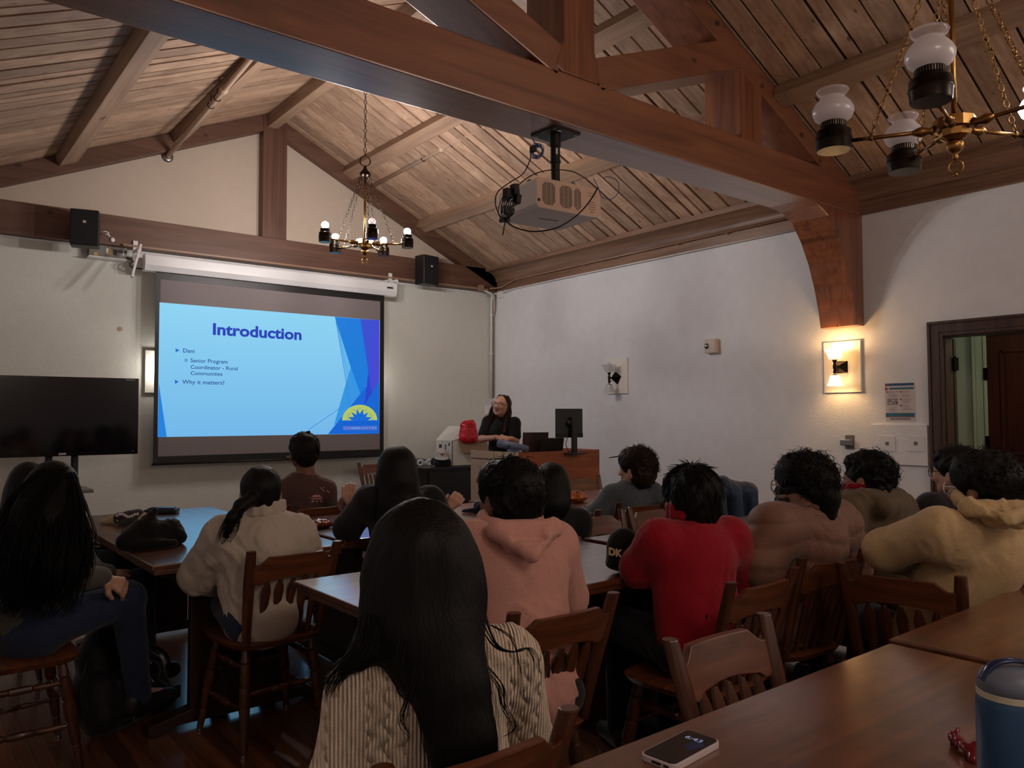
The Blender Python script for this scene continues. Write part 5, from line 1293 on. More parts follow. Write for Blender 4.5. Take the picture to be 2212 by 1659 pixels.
# woman in the cream cable-knit sweater, closest to the camera
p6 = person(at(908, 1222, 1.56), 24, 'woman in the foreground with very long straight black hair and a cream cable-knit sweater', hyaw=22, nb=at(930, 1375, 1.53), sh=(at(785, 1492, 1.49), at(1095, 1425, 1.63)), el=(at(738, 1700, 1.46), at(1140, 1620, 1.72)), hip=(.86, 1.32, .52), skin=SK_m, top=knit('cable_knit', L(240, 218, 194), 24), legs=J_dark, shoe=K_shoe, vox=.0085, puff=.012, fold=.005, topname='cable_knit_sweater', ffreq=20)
vol = hv([(907, 1172, 1.545, .088), (912, 1235, 1.53, .112), (918, 1310, 1.51, .114), (935, 1400, 1.47, .090), (972, 1490, 1.44, .068), (995, 1600, 1.42, .060), (1005, 1720, 1.42, .055)], 1.45)
long_hair(p6, (vol[0]+hv([(822, 1330, 1.52, .035), (790, 1400, 1.46, .025), (745, 1445, 1.42, .018)], 1.2)[0], vol[1]), H_black, 330, wisps=(
    ([(800, 1330, 1.46, .02), (788, 1395, 1.42, .022), (745, 1440, 1.40, .02), (715, 1480, 1.40, .016), (706, 1510, 1.42, .012)], 60),
    ([(1035, 1300, 1.50, .012), (1050, 1360, 1.52, .010), (1075, 1398, 1.50, .006), (1110, 1408, 1.50, .004), (1140, 1400, 1.53, .003), (1158, 1425, 1.56, .002), (1160, 1462, 1.56, .002)], 12),
    ([(870, 1380, 1.40, .008), (860, 1440, 1.38, .008), (870, 1490, 1.37, .007), (895, 1515, 1.37, .005), (925, 1522, 1.37, .004)], 12),
    ([(905, 1440, 1.38, .008), (885, 1510, 1.36, .006), (870, 1560, 1.35, .005), (888, 1600, 1.35, .003)], 9),
    ([(1045, 1440, 1.47, .01), (1080, 1480, 1.46, .006), (1090, 1530, 1.46, .004), (1112, 1570, 1.47, .003), (1095, 1590, 1.46, .002)], 10),
    ([(1060, 1350, 1.48, .004), (1105, 1380, 1.5, .003), (1120, 1440, 1.5, .002), (1128, 1500, 1.5, .002), (1150, 1520, 1.52, .001)], 3)), r=.0013, seed=3, vox=.008)

# woman in the pale grey sweatshirt with a ponytail
M_sweat = cloth('pale_grey_fleece', L(196, 184, 170), .45, 240)
p3 = person(at(563, 1066, 3.30), 12, 'woman with a low black ponytail, hoop earrings and a pale grey collared sweatshirt', hyaw=14, s=.98, nb=at(563, 1128, 3.25), sh=(at(484, 1160, 3.20), at(642, 1156, 3.34)), el=(at(432, 1240, 3.28), at(668, 1246, 3.5)), wr=(at(468, 1266, 3.50), at(640, 1238, 3.75)), hip=(1.24, 3.24, .53), skin=SK_m, top=M_sweat, legs=J_blue, shoe=K_shoe, vox=.010, puff=.036, fold=.010, flat=1.25)
h = soft('hair', [ell(p3['q'](0, -.022, .030), (.085, .100, .092), np.array(p3['H'])), ell(p3['q'](0, -.06, -.03), (.066, .05, .06), np.array(p3['H'])), cap(at(540, 1080, 3.17), at(520, 1092, 3.13), .030, .022), cap(at(520, 1092, 3.13), at(503, 1118, 3.08), .024, .022), cap(at(503, 1118, 3.08), at(488, 1158, 3.05), .022, .012)], .007, H_black, p3['root'], .025, (.003, 40, 4, (1, 1, .3)))
flow([(at(548, 1075, 3.18), .022), (at(520, 1094, 3.12), .022), (at(505, 1118, 3.07), .022), (at(494, 1145, 3.04), .024), (at(480, 1176, 3.03), .010)], 110, 1, .0014, H_black, h, 5, flat=CRh, wave=.01)
MB().torus(at(596, 1078, 3.30), .013, .0018, CRh, 16, 5).build('hoop_earring', M_brass, p3['body'], True)
ring_collar(p3, .092, .044, .013, M_sweat, c=at(565, 1118, 3.26))

# long-haired woman at the left edge
M_greytop = cloth('dark_grey_knit', L(92, 88, 84))
p1 = person(at(118, 1064, 3.15), 68, 'woman at the left edge with very long loose dark hair, grey top and blue jeans', hyaw=42, nb=at(105, 1130, 3.13), sh=(at(150, 1152, 3.3), at(95, 1158, 2.98)), el=(at(190, 1240, 3.35), at(150, 1252, 3.02)), wr=(at(240, 1240, 3.5), at(226, 1245, 3.12)), hip=(.45, 3.62, .53), knee=(at(300, 1262, 3.62), at(275, 1292, 3.25)), ankle=(at(315, 1440, 3.75), at(300, 1500, 3.38)), skin=SK_l, top=M_greytop, legs=J_blue, shoe=K_shoe, puff=.008, fold=.008, hands=((1, (.75, .1, -.55), (.1, -.7, .6), 1, .6),))
vol = hv([(120, 1045, 3.12, .088), (106, 1095, 3.06, .125), (98, 1150, 3.0, .150), (88, 1200, 2.98, .150), (78, 1232, 2.97, .12)], 1.5)
vol = (vol[0], [(at(120, 1020, 3.1), .07), (at(100, 1090, 3.02), .14), (at(92, 1160, 2.95), .18), (at(78, 1230, 2.92), .18), (at(66, 1300, 2.92), .15), (at(60, 1335, 2.92), .13)])
long_hair(p1, vol, H_black, 420, seed=8, r=.0018, wav=.022, wisps=(([(120, 1010, 3.08, .05), (70, 1070, 2.98, .08), (40, 1140, 2.90, .10), (20, 1220, 2.86, .10), (10, 1290, 2.84, .08)], 120), ([(150, 1040, 3.06, .03), (150, 1110, 2.96, .06), (140, 1180, 2.88, .07), (130, 1240, 2.84, .06), (120, 1275, 2.84, .04)], 120), ([(160, 1060, 3.1, .02), (180, 1130, 3.02, .02), (190, 1200, 3.0, .02), (185, 1250, 2.98, .012)], 40), ([(60, 1230, 2.9, .07), (60, 1290, 2.9, .07), (50, 1325, 2.9, .05)], 60)))

p2 = person(at(64, 1052, 4.25), 70, 'woman with smooth black hair and dark clothes at the far left, right under the television', hyaw=40, nb=at(60, 1102, 4.25), hip=(.50, 4.87, .53), knee=(at(268, 1203, 4.45), at(262, 1212, 4.0)), skin=SK_l, top=cloth('black_knit', L(20, 20, 24)), legs=J_black, shoe=K_shoe, fold=.006, vox=.012)
vol = hv([(63, 1036, 4.24, .098), (56, 1075, 4.2, .112), (48, 1130, 4.16, .12), (42, 1180, 4.14, .10)], 1.4)
long_hair(p2, vol, H_black, 120, seed=9, r=.0018)

# man in the brown printed T-shirt
M_brownT = cloth('brown_jersey', L(92, 66, 62))
p4 = person(at(656, 977, 5.02), 8, 'man with short dark curly hair, brown T-shirt with a pink print on its back', hyaw=8, nb=at(661, 1020, 5.0), sh=(at(617, 1057, 4.98), at(706, 1057, 5.05)), hip=(2.07, 4.82, .53), skin=SK_d, top=M_brownT, legs=J_dark, shoe=K_shoe, vox=.010, shortsleeve=True, fold=.005, topname='tshirt')
short_hair(p4, H_black, .020, True, n=260, seed=4, curl_rad=.009, length=.02)
mk = plain('pink_print', L(206, 150, 146), .6)
decal(p4['top'], [[(672, 1074), (678, 1069), (690, 1069), (696, 1074)], [(672, 1076), (697, 1076), (695, 1079), (673, 1079)], [(674, 1081), (679, 1081), (679, 1085), (672, 1085)], [(683, 1081), (687, 1081), (687, 1085), (682, 1085)], [(690, 1081), (696, 1081), (697, 1085), (690, 1085)], [(667, 1072), (671, 1076), (671, 1077), (667, 1073)], [(690, 1053), (691, 1052), (702, 1061), (701, 1062)], [(697, 1052), (698, 1051), (712, 1064), (711, 1065)]], mk, 'shirt_print')

p5 = person(at(857, 1021, 3.78), 20, 'woman in black with long straight black hair and raised hands, right of the brown T-shirt', hyaw=20, nb=at(862, 1076, 3.76), sh=(at(800, 1082, 3.72), at(928, 1082, 3.85)), el=(at(752, 1140, 3.85), at(962, 1138, 3.98)), wr=(at(757, 1102, 4.05), at(966, 1108, 4.12)), hip=(1.93, 3.18, .53), skin=SK_l, top=cloth('black_sweater', L(24, 24, 28)), legs=J_black, shoe=K_shoe, puff=.02, fold=.008,
    hands=((1, (CRh.x*.5, CRh.y*.5, .75), (-CF.x, -CF.y, 0.2), -1, .9), (0, (-CRh.x*.1, -CRh.y*.1, .9), (-CF.x, -CF.y, 0.2), 1, .5)))
vol = hv([(856, 1003, 3.77, .088), (858, 1045, 3.72, .098), (864, 1100, 3.66, .110), (876, 1160, 3.62, .105), (885, 1215, 3.6, .08)], 1.5)
long_hair(p5, vol, H_black, 160, seed=12, r=.0017)

# man in the pink hoodie
M_pink = cloth('pink_fleece', L(206, 152, 140), .4, 260)
p7 = person(at(1098, 1080, 2.50), 16, 'man with thick curly black hair in a dusty pink hoodie', hyaw=2, nb=at(1112, 1160, 2.44), sh=(at(1030, 1175, 2.38), at(1196, 1178, 2.52)), el=(at(1000, 1290, 2.5), at(1222, 1290, 2.62)), hip=(1.50, 1.80, .53), skin=SK_d, top=M_pink, legs=J_dark, shoe=K_shoe, vox=.009, puff=.022, fold=.008, topname='hoodie')
hood(p7, at(1108, 1136, 2.42), M_pink, at(1150, 1198, 2.27), w=.105, back=.095)
short_hair(p7, H_black, .026, True, n=640, seed=7, curl_rad=.012, length=.03)

p8 = person(at(1188, 1049, 4.15), 20, 'person with smooth black bobbed hair and black top behind the pink hoodie', nb=at(1196, 1098, 4.12), sh=(at(1140, 1128, 4.1), at(1248, 1128, 4.2)), hip=(2.93, 3.38, .50), s=.95, skin=SK_l, top=cloth('black_cardigan', L(22, 22, 25)), legs=J_black, shoe=K_shoe, vox=.012, puff=.02)
vol = hv([(1188, 1040, 4.14, .088), (1190, 1068, 4.1, .095), (1198, 1090, 4.06, .082)], 1.3)
long_hair(p8, vol, H_black, 90, seed=14, r=.0017)

M_greyb = cloth('grey_blue_fleece', L(78, 84, 92))
p9 = person(at(1372, 1014, 5.0), -14, 'person in profile with big brown curls under a cap and a grey-blue sweater', hyaw=-18, nb=at(1370, 1055, 5.0), sh=(at(1325, 1072, 4.98), at(1408, 1066, 5.08)), el=(at(1296, 1108, 4.95), at(1432, 1120, 5.0)), wr=(at(1270, 1108, 5.15), at(1380, 1110, 5.3)), hip=(3.74, 3.48, .53), skin=SK_l, top=M_greyb, legs=J_dark, shoe=K_shoe, vox=.011, puff=.02)
short_hair(p9, H_curl, .036, True, n=900, seed=10, curl_rad=.014, length=.034, nape=-.12, extra=[cap(p9['q'](-.03, -.06, -.02), p9['q'](.03, -.06, -.02), .075, .075), cap(p9['q'](-.03, -.06, -.06), p9['q'](.03, -.06, -.06), .06, .06)])
cp = MB(); q = p9['q']; cp.prism([q(-.06, .07, .085), q(.06, .07, .085), q(.05, .16, .070), q(0, .185, .066), q(-.05, .16, .070)], p9['H'] @ Vector((0, 0, .006))); cp.build('cap_brim', M_black, p9['root'], bevel=.001)
MB().box(q(0, .085, .098), (.012, .01, .016)).build('hair_clip', M_brass, p9['root'])

M_red = cloth('red_fleece', L(150, 8, 34), .35, 240)
p10 = person(at(1490, 1084, 2.92), 22, 'person with straight black hair in a bright red mock-neck sweatshirt', hyaw=14, nb=at(1498, 1150, 2.87), sh=(at(1425, 1168, 2.82), at(1574, 1162, 2.95)), el=(at(1382, 1226, 2.9), at(1600, 1256, 3.05)), wr=(at(1420, 1212, 3.15), at(1560, 1225, 3.25)), hip=(2.27, 1.78, .53), skin=SK_m, top=M_red, legs=J_black, shoe=K_shoe, vox=.0095, puff=.024, fold=.006)
ring_collar(p10, .080, .040, .012, M_red, c=at(1500, 1124, 2.88))
short_hair(p10, H_black, .026, False, n=520, seed=16, nape=-.09, extra=[ell(p10['q'](0, -.07, -.03), (.07, .05, .06), np.array(p10['H']))])

M_puff = cloth('brown_puffer', L(128, 92, 78), .15, 300, .6)
p11 = person(at(1732, 1052, 3.2), 34, 'person with shaggy dark curls and glasses in a brown quilted puffer jacket', hyaw=-10, nb=at(1746, 1112, 3.15), sh=(at(1672, 1142, 3.05), at(1808, 1132, 3.32)), el=(at(1640, 1215, 3.02), at(1832, 1215, 3.4)), wr=(at(1596, 1166, 3.32), at(1790, 1190, 3.6)), hip=(2.90, 1.82, .53), skin=SK_l, top=M_puff, legs=J_dark, shoe=K_shoe, vox=.0095, puff=.050, fold=.004, topname='puffer_jacket', glasses=M_brass)
ring_collar(p11, .098, .030, .024, M_puff, c=at(1748, 1100, 3.17))
def quilt(o, amp, per):
    me = o.data; n = len(me.vertices); co = np.empty(n*3, np.float32); me.vertices.foreach_get('co', co); co = co.reshape(-1, 3); nr = np.empty(n*3, np.float32); me.vertices.foreach_get('normal', nr); nr = nr.reshape(-1, 3)
    z = co[:, 2]+.012*np.sin(co[:, 0]*14)+.01*np.sin(co[:, 1]*17); h = np.abs(np.sin(z*PI/per))**.45-.75; co += nr*(amp*h)[:, None]; me.vertices.foreach_set('co', co.ravel()); me.update()
quilt(p11['top'], .010, .085)
ring_collar(p11, .085, .040, .020, cloth('black_corduroy', L(18, 17, 18)), 'black_collar', c=at(1738, 1088, 3.17))
short_hair(p11, H_black, .034, True, n=760, seed=18, curl_rad=.015, length=.036, nape=-.11, extra=[cap(p11['q'](0, -.08, -.04), p11['q'](0, -.08, -.10), .075, .06)])

M_olive = cloth('olive_jacket', L(92, 76, 56), .25, 200, .7)
p12 = person(at(1872, 1036, 3.62), 26, 'person in profile with curly black hair, olive jacket and a red hood lining', hyaw=-8, nb=at(1882, 1090, 3.6), sh=(at(1830, 1106, 3.5), at(1938, 1100, 3.75)), el=(at(1818, 1190, 3.5), at(1955, 1190, 3.8)), hip=(3.55, 1.68, .53), skin=SK_m, top=M_olive, legs=J_dark, shoe=K_shoe, vox=.011, puff=.035, fold=.010, topname='jacket', ex_top=[cap(at(1865, 1082, 3.5), at(1935, 1080, 3.6), .06, .06), cap(at(1900, 1095, 3.46), at(1945, 1092, 3.56), .055, .05)])
short_hair(p12, H_black, .024, True, n=560, seed=20, curl_rad=.014, length=.03)
ring_collar(p12, .088, .028, .016, M_red, 'red_hood_lining', c=at(1876, 1070, 3.6))
ring_collar(p12, .105, .020, .028, M_olive, 'hood', c=at(1884, 1082, 3.6))

M_sand = cloth('sand_fleece', L(196, 168, 126), .4, 240)
p13 = person(at(2122, 1058, 2.76), 48, 'bearded man with glasses in a sand-coloured hoodie leaning his arm over a chair back', hyaw=2, nb=at(2138, 1128, 2.68), sh=(at(2030, 1146, 2.62), at(2235, 1140, 2.92)), el=(at(1912, 1188, 2.80), at(2290, 1260, 2.9)), wr=(at(1985, 1228, 3.02), at(2300, 1280, 2.7)), hip=(2.92, 1.25, .53), skin=SK_m, top=M_sand, legs=J_dark, shoe=K_shoe, vox=.0095, puff=.022, fold=.008, topname='hoodie', glasses=M_white)
hood(p13, at(2136, 1092, 2.68), M_sand, at(2175, 1122, 2.50), w=.125, back=.10)
short_hair(p13, H_black, .030, True, n=560, seed=22, curl_rad=.013, length=.03)
bq = p13['q']; soft('beard', [cap(bq(-.058, .03, -.05), bq(-.03, .07, -.088), .022, .024), cap(bq(.058, .03, -.05), bq(.03, .07, -.088), .022, .024), ell(bq(0, .072, -.09), (.034, .026, .024), np.array(p13['H']))], .006, H_black, p13['body'], .015, (.003, 70, 3))

p14 = person(at(2064, 1022, 3.9), 20, 'young man with curly hair and dark glasses, face half hidden behind the sand hoodie', hyaw=-2, nb=at(2076, 1074, 3.9), hip=(4.20, 1.60, .53), skin=SK_l, top=cloth('dark_sweater', L(30, 30, 34)), legs=J_dark, shoe=K_shoe, vox=.012, puff=.015, glasses=M_black)
short_hair(p14, H_black, .026, True, n=300, seed=24, curl_rad=.014, length=.026)

# presenter standing behind the lectern
M_tee = cloth('black_tee', L(12, 12, 15), .2)
ap = at(1085, 944, 7.72)
p15 = person(at(1083, 877, 8.02), 222, 'presenter with long auburn hair, glasses and a black T-shirt, hands clasped over the lectern', hyaw=244, hpitch=10, hroll=-8, s=1.02, nb=at(1086, 908, 8.06), sh=(at(1112, 913, 7.98), at(1054, 911, 8.12)), el=(at(1114, 953, 7.92), at(1041, 948, 8.0)), wr=(at(1100, 947, 7.78), at(1076, 945, 7.80)), hip=(4.96, 6.36, .88), hz=.88, knee=((5.06, 6.34, .48), (4.86, 6.42, .48)), ankle=((5.06, 6.38, .09), (4.86, 6.46, .09)),
    skin=SK_l, top=M_tee, legs=J_black, shoe=K_shoe, vox=.009, shortsleeve=True, fold=.004, puff=-.002, belly=.05, topname='tshirt', glasses=M_black, hands=((1, (CRh.x, CRh.y, -.1), (-CF.x*.5, -CF.y*.5, .8), 1, 1.2), (0, (-CRh.x, -CRh.y, .15), (-CF.x*.6, -CF.y*.6, .7), -1, 1.2)))
q = p15['q']; M = np.array(p15['H'])
hp_ = [ell(q(0, -.028, .034), (.088, .098, .088), M), cap(q(-.070, -.02, .0), q(-.088, -.02, -.10), .022, .030), cap(q(.070, -.02, .0), q(.088, -.015, -.10), .022, .030), cap(q(.088, -.015, -.10), q(.115, .01, -.30), .036, .024), cap(q(-.088, -.02, -.10), q(-.10, .01, -.26), .034, .024), cap(q(0, -.06, -.05), q(0, -.07, -.2), .08, .07), ('-', ell(q(0, .085, -.03), (.058, .062, .092), M))]
h = soft('hair', hp_, .007, H_brown, p15['root'], .02, (.004, 34, 2, (1, 1, .2)))
sp = []; rs = random.Random(4)
for sx in (-1, 1):
    for _ in range(60):
        a = rs.uniform(-.03, .03); b_ = rs.uniform(-.05, .03); sp.append([q(sx*(.045+.02*i), -.01+b_*.4, .115-.03*i*i) if i < 2 else q(sx*(.088+.004*i)+a*.5, b_, .06-.055*i+rs.uniform(-.004, .004)) for i in range(7 if sx > 0 else 6)])
strands('hair_strands', sp, .0018, H_brown, h)
nk = MB(); nk.tube([p15['nb']+p15['F']*.075+Vector((x, -x, z)) for x, z in ((-.045, -.02), (-.03, -.075), (0, -.11), (.03, -.075), (.045, -.02))], .0015, 5); nk.ball(p15['nb']+p15['F']*.09+Vector((0, 0, -.122)), .009, 8); nk.build('necklace', M_brass, p15['root'], True)
# ================================================================ THINGS ON THE TABLES AND FLOOR
def lump(name, prims, vox, m, label, cat, k=.02, wr=(.006, 30, 1), parts=True):
    o = np_mesh(name, [nets(prims, vox, k)]); wrinkle(o, *wr) if wr else None
    return tag(finish(name, o, m, None, True), label, cat)
TT = .75
M_bag = cloth('black_nylon', L(20, 20, 23), .2, 300, .6)
# backpack on the floor
bpk = thing('backpack', (.82, 3.86, 0), 'bulky black backpack with metal zip pulls on the floor beside the grey-topped woman', 'backpack')
f = Vector((.52, -.85, 0)).normalized(); s_ = Vector((f.y*-1, f.x, 0)); c = Vector((.83, 3.87, 0))
def bq_(a, b_, z): return c+s_*a+f*b_+Vector((0, 0, z))
soft('main_compartment', [cap(bq_(-.14, .06, .075), bq_(.14, .06, .075), .085, .085), cap(bq_(-.12, .0, .16), bq_(.12, .0, .16), .115, .11), cap(bq_(-.09, -.04, .30), bq_(.09, -.04, .30), .085, .085), cap(bq_(-.06, -.06, .36), bq_(.06, -.06, .36), .06, .06)], .009, M_bag, bpk, .04, (.008, 24, 3))
soft('front_pocket', [cap(bq_(-.09, .12, .10), bq_(.09, .12, .10), .06, .06), cap(bq_(-.08, .09, .20), bq_(.08, .09, .20), .055, .05)], .008, M_bag, bpk, .03, (.004, 34, 4))
MB().torus(bq_(0, -.07, .42), .045, .010, f, 18, 6).build('haul_loop', M_bag, bpk, True)
MB().tube(smoothp([bq_(-.14, -.02, .33), bq_(-.23, .05, .22), bq_(-.24, .08, .12), bq_(-.16, .06, .05)]), .011, 6).build('shoulder_strap', M_bag, bpk, True)
MB().tube(smoothp([bq_(.14, .02, .30), bq_(.21, .06, .24), bq_(.20, .09, .16), bq_(.16, .07, .12)]), .008, 6).build('side_strap', M_bag, bpk, True)
for i, (a, b_, z) in enumerate(((-.05, .075, .33), (-.02, .12, .265), (.06, .11, .26), (.02, .16, .20), (-.10, .175, .10))):
    MB().tube([bq_(a, b_, z), bq_(a+.008, b_+.008, z-.022), bq_(a+.002, b_+.012, z-.045)], .0035, 5).build('zip_pull', M_steel, bpk, True)
MB().box(bq_(.17, .16, .09), (.035, .03, .06), Matrix.Rotation(.5, 3, 'Z')).build('clear_tag', M_grey, bpk, bevel=.004)
MB().lathe([(.022, 0), (.024, .03), (.02, .09), (.008, .11)], bq_(.20, .03, .13), (.2, .2, 1), 12).build('water_bottle', M_white, bpk, True)
# dark jacket heaped on the left table
j = on(330, 1185, 2, TT)
def jw(px, py, dz=0): return at(px, py, (j-Vector((0, 0, CAM_H))).dot(CF)+dz)
M_jk = cloth('black_cotton', L(13, 13, 15))
lump('jacket', [cap(Vector((j.x-.12, j.y+.02, TT+.035)), Vector((j.x+.13, j.y+.06, TT+.035)), .035, .04), cap(Vector((j.x-.06, j.y+.05, TT+.05)), Vector((j.x+.02, j.y+.05, TT+.165)), .07, .015), cap(Vector((j.x+.0, j.y+.05, TT+.06)), Vector((j.x+.10, j.y+.07, TT+.075)), .06, .05), cap(Vector((j.x-.08, j.y-.02, TT+.02)), Vector((j.x+.08, j.y-.03, TT+.02)), .025, .022)], .007, M_jk, 'black jacket heaped in a peak on the left table', 'jacket', .03, (.008, 28, 2))
def packet(p, yaw, w, d, h, m1, m2, label, txt=None):
    t = thing('snack_packet', p, label, 'snack packet'); p = Vector(p); R = Matrix.Rotation(yaw, 3, 'Z'); n = 14; vs = []; rs = random.Random(int(p.x*100))
    for s in (1, -1):
        for i in range(n+1):
            for j_ in range(n+1):
                u, v = i/n*2-1, j_/n*2-1; hh = h*.5*((1-abs(u)**3)*(1-abs(v)**3))**.7*(1+.25*math.sin(7*u+4*v)+.15*math.sin(13*v)); vs.append(p+R @ Vector((u*w/2*(1-.06*abs(v)), v*d/2, h*.45+s*hh+rs.uniform(-.0012, .0012))))
    fs = []; N_ = (n+1)**2
    for s in (0, 1):
        for i in range(n):
            for j_ in range(n): a = s*N_+i*(n+1)+j_; fs.append((a, a+1, a+n+2, a+n+1))
    mb = MB().add(vs, fs); o = mb.build('pouch', m1, t, True)
    MB().box(p+R @ Vector((0, 0, h*.98)), (w*.5, d*.4, .003), R).build('printed_panel', m2, t, bevel=.001)
    if txt: text_on('packet_lettering', txt, d*.34, p+R @ Vector((-w*.22, -d*.12, h*1.06)), R @ Vector((1, 0, 0)), R @ Vector((0, 1, 0)), M_paper, t, width=w*.42, font_bold=.001)
    return t
M_foilr = plain('glossy_red_brown_foil', L(112, 44, 26), .22, .3); M_foilo = plain('orange_foil', L(196, 110, 52), .28, .2); M_foild = plain('dark_brown_foil', L(60, 30, 22), .25, .3); M_foilm = plain('silver_foil', L(190, 186, 180), .2, .9)
p = on(688, 1141, 2, TT); packet(p, .3, .16, .11, .045, M_foilr, M_foilm, 'small red and silver snack packet on the table beside the brown T-shirt')
p = on(302, 1160, 2, TT); packet(p, 1.2, .15, .10, .05, M_foild, M_paper, 'brown snack packet half behind the black jacket on the left table', 'LAY')
p = on(1240, 1084, 2, TT); packet(p, .2, .20, .14, .07, M_foilo, M_foild, 'orange and brown chip bag lying on the table in front of the lectern', 'TOS')
# plush beanie, tray
p = on(278, 1133, 2, TT); cr = CRh
t = thing('knit_hat', p, 'tan and dark knitted hat with a pale braid on the left table', 'hat')
M_tan = cloth('tan_knit', L(188, 164, 136), .5, 200); M_char = cloth('charcoal_knit', L(58, 54, 56), .5, 200)
soft('tan_flap', [cap(p-cr*.15+Vector((0, 0, .015)), p-cr*.04+Vector((0, 0, .035)), .014, .035), cap(p+cr*.06+Vector((0, 0, .03)), p+cr*.13+Vector((0, 0, .03)), .04, .03)], .006, M_tan, t, .015, (.003, 50, 1))
soft('dark_crown', [cap(p-cr*.05+Vector((0, 0, .035)), p+cr*.05+Vector((0, 0, .045)), .036, .042), cap(p-cr*.02-CF*.04+Vector((0, 0, .0)), p+cr*.04-CF*.04+Vector((0, 0, .03)), .02, .025)], .006, M_char, t, .015, (.003, 50, 2))
mb = MB()
for i in range(9): mb.ball(p-CF*.052+cr*(-.04+.014*i)+Vector((0, 0, .058+.008*math.sin(i))), .009, 8)
mb.build('braid', M_paper, t, True)
p = on(350, 1109, 2, TT); t = thing('black_tray', p, 'flat black case lying at the far edge of the left table', 'case')
MB().box(p+Vector((0, 0, .016)), (.19, .10, .03), Matrix.Rotation(-.5, 3, 'Z')).build('case_body', M_black, t, bevel=.01); MB().box(p+Vector((0, 0, .034)), (.15, .07, .006), Matrix.Rotation(-.5, 3, 'Z')).build('case_lid', M_blackgl, t, bevel=.002)
# dark baseball cap with lettering
def ballcap(p, yaw, m, mb_, label, s=1.0, tilt=0):
    t = thing('baseball_cap', p, label, 'cap'); p = Vector(p); H = frame(yaw, tilt)
    mb = MB(); vs = []; n = 20; m_ = 8
    for i in range(m_+1):
        th = i/m_*PI/2
        for k in range(n): a = 2*PI*k/n; vs.append(p+H @ Vector((math.cos(a)*.082*math.cos(th)*s, math.sin(a)*.10*math.cos(th)*s, (.012+.105*math.sin(th)**.9)*s)))
    fs = [(i*n+k, i*n+(k+1) % n, (i+1)*n+(k+1) % n, (i+1)*n+k) for i in range(m_) for k in range(n)]; mb.add(vs, fs); mb.build('crown', m, t, True)
    vs = []; 
    for i in range(9):
        a = -1.15+2.3*i/8
        for r_, z in ((.095, .016), (.135, .010), (.165, -.0)): vs.append(p+H @ Vector((math.sin(a)*.082*(r_/.095)**.3*s, (math.cos(a)*.10*(r_/.095)**1.0+.0)*s, (.004+z+.012*math.cos(a))*s)))
    fs = [(i*3+k, i*3+k+1, (i+1)*3+k+1, (i+1)*3+k) for i in range(8) for k in range(2)]
    b_ = MB().add(vs, fs); me = b_.build('brim', mb_, t, True); sol = me.modifiers.new('thick', 'SOLIDIFY'); sol.thickness = .004
    MB().ball(p+H @ Vector((0, 0, .118*s)), .007*s, 8).build('top_button', m, t, True)
    return t, H, p
M_cap = cloth('black_cap_cloth', L(16, 16, 18))
q_ = on(1345, 1232, 2, TT+.007)
t = thing('baseball_cap', q_, 'black cap with pale gold lettering standing on the table left of the person in red', 'cap')
soft('crown', [ell(q_+Vector((.005, .0, .085)), (.072, .060, .078)), ell(q_+Vector((.0, 0, .03)), (.075, .055, .032)), cap(q_+CRh*.05+Vector((0, 0, .08)), q_+CRh*.06+Vector((0, 0, .03)), .03, .03)], .007, M_cap, t, .03, (.004, 30, 3))
text_on('cap_lettering', 'DK', .038, q_-CF*.066-CRh*.062+Vector((0, 0, .075)), CRh*1+CF*-.6+Vector((0, 0, -.1)), (0, 0, 1), plain('gold_thread', L(214, 196, 150), .5), t, font_bold=.002)
# cloth and clip on the row-A table
p = on(1032, 1108, 2, TT); lump('folded_cap', [cap(p-CRh*.09+Vector((0, 0, .012)), p+CRh*.02+Vector((0, 0, .02)), .010, .022), cap(p+CRh*.02+Vector((0, 0, .03)), p+CRh*.07+Vector((0, 0, .03)), .035, .03), cap(p+CRh*.05+CF*.08+Vector((0, 0, .03)), p+CRh*.0+CF*.08+Vector((0, 0, .03)), .03, .03)], .006, cloth('navy_cloth', L(30, 34, 58)), 'navy folded cap on the table just left of the pink hoodie wearer', 'cap', .015, (.004, 40, 6))
p = on(1288, 1095, 2, TT); tg = MB().box(p+Vector((0, 0, .005)), (.15, .072, .009), Matrix.Rotation(-.3, 3, 'Z')).build('mobile_phone', M_blackgl, bevel=.003); tag(tg, 'black phone on the table beside the curly-haired person', 'phone')
# low black cabinet with white top by the right wall
t = thing('low_cabinet', (5.15, 4.15, 0), 'low black cabinet with a white top behind the curly-haired person', 'cabinet')
MB().b2(4.97, 5.35, 3.95, 4.35, .02, .735).build('carcass', M_ebony, t, bevel=.003); MB().b2(4.95, 5.37, 3.93, 4.37, .735, .765).build('cabinet_top', M_white, t, bevel=.003)
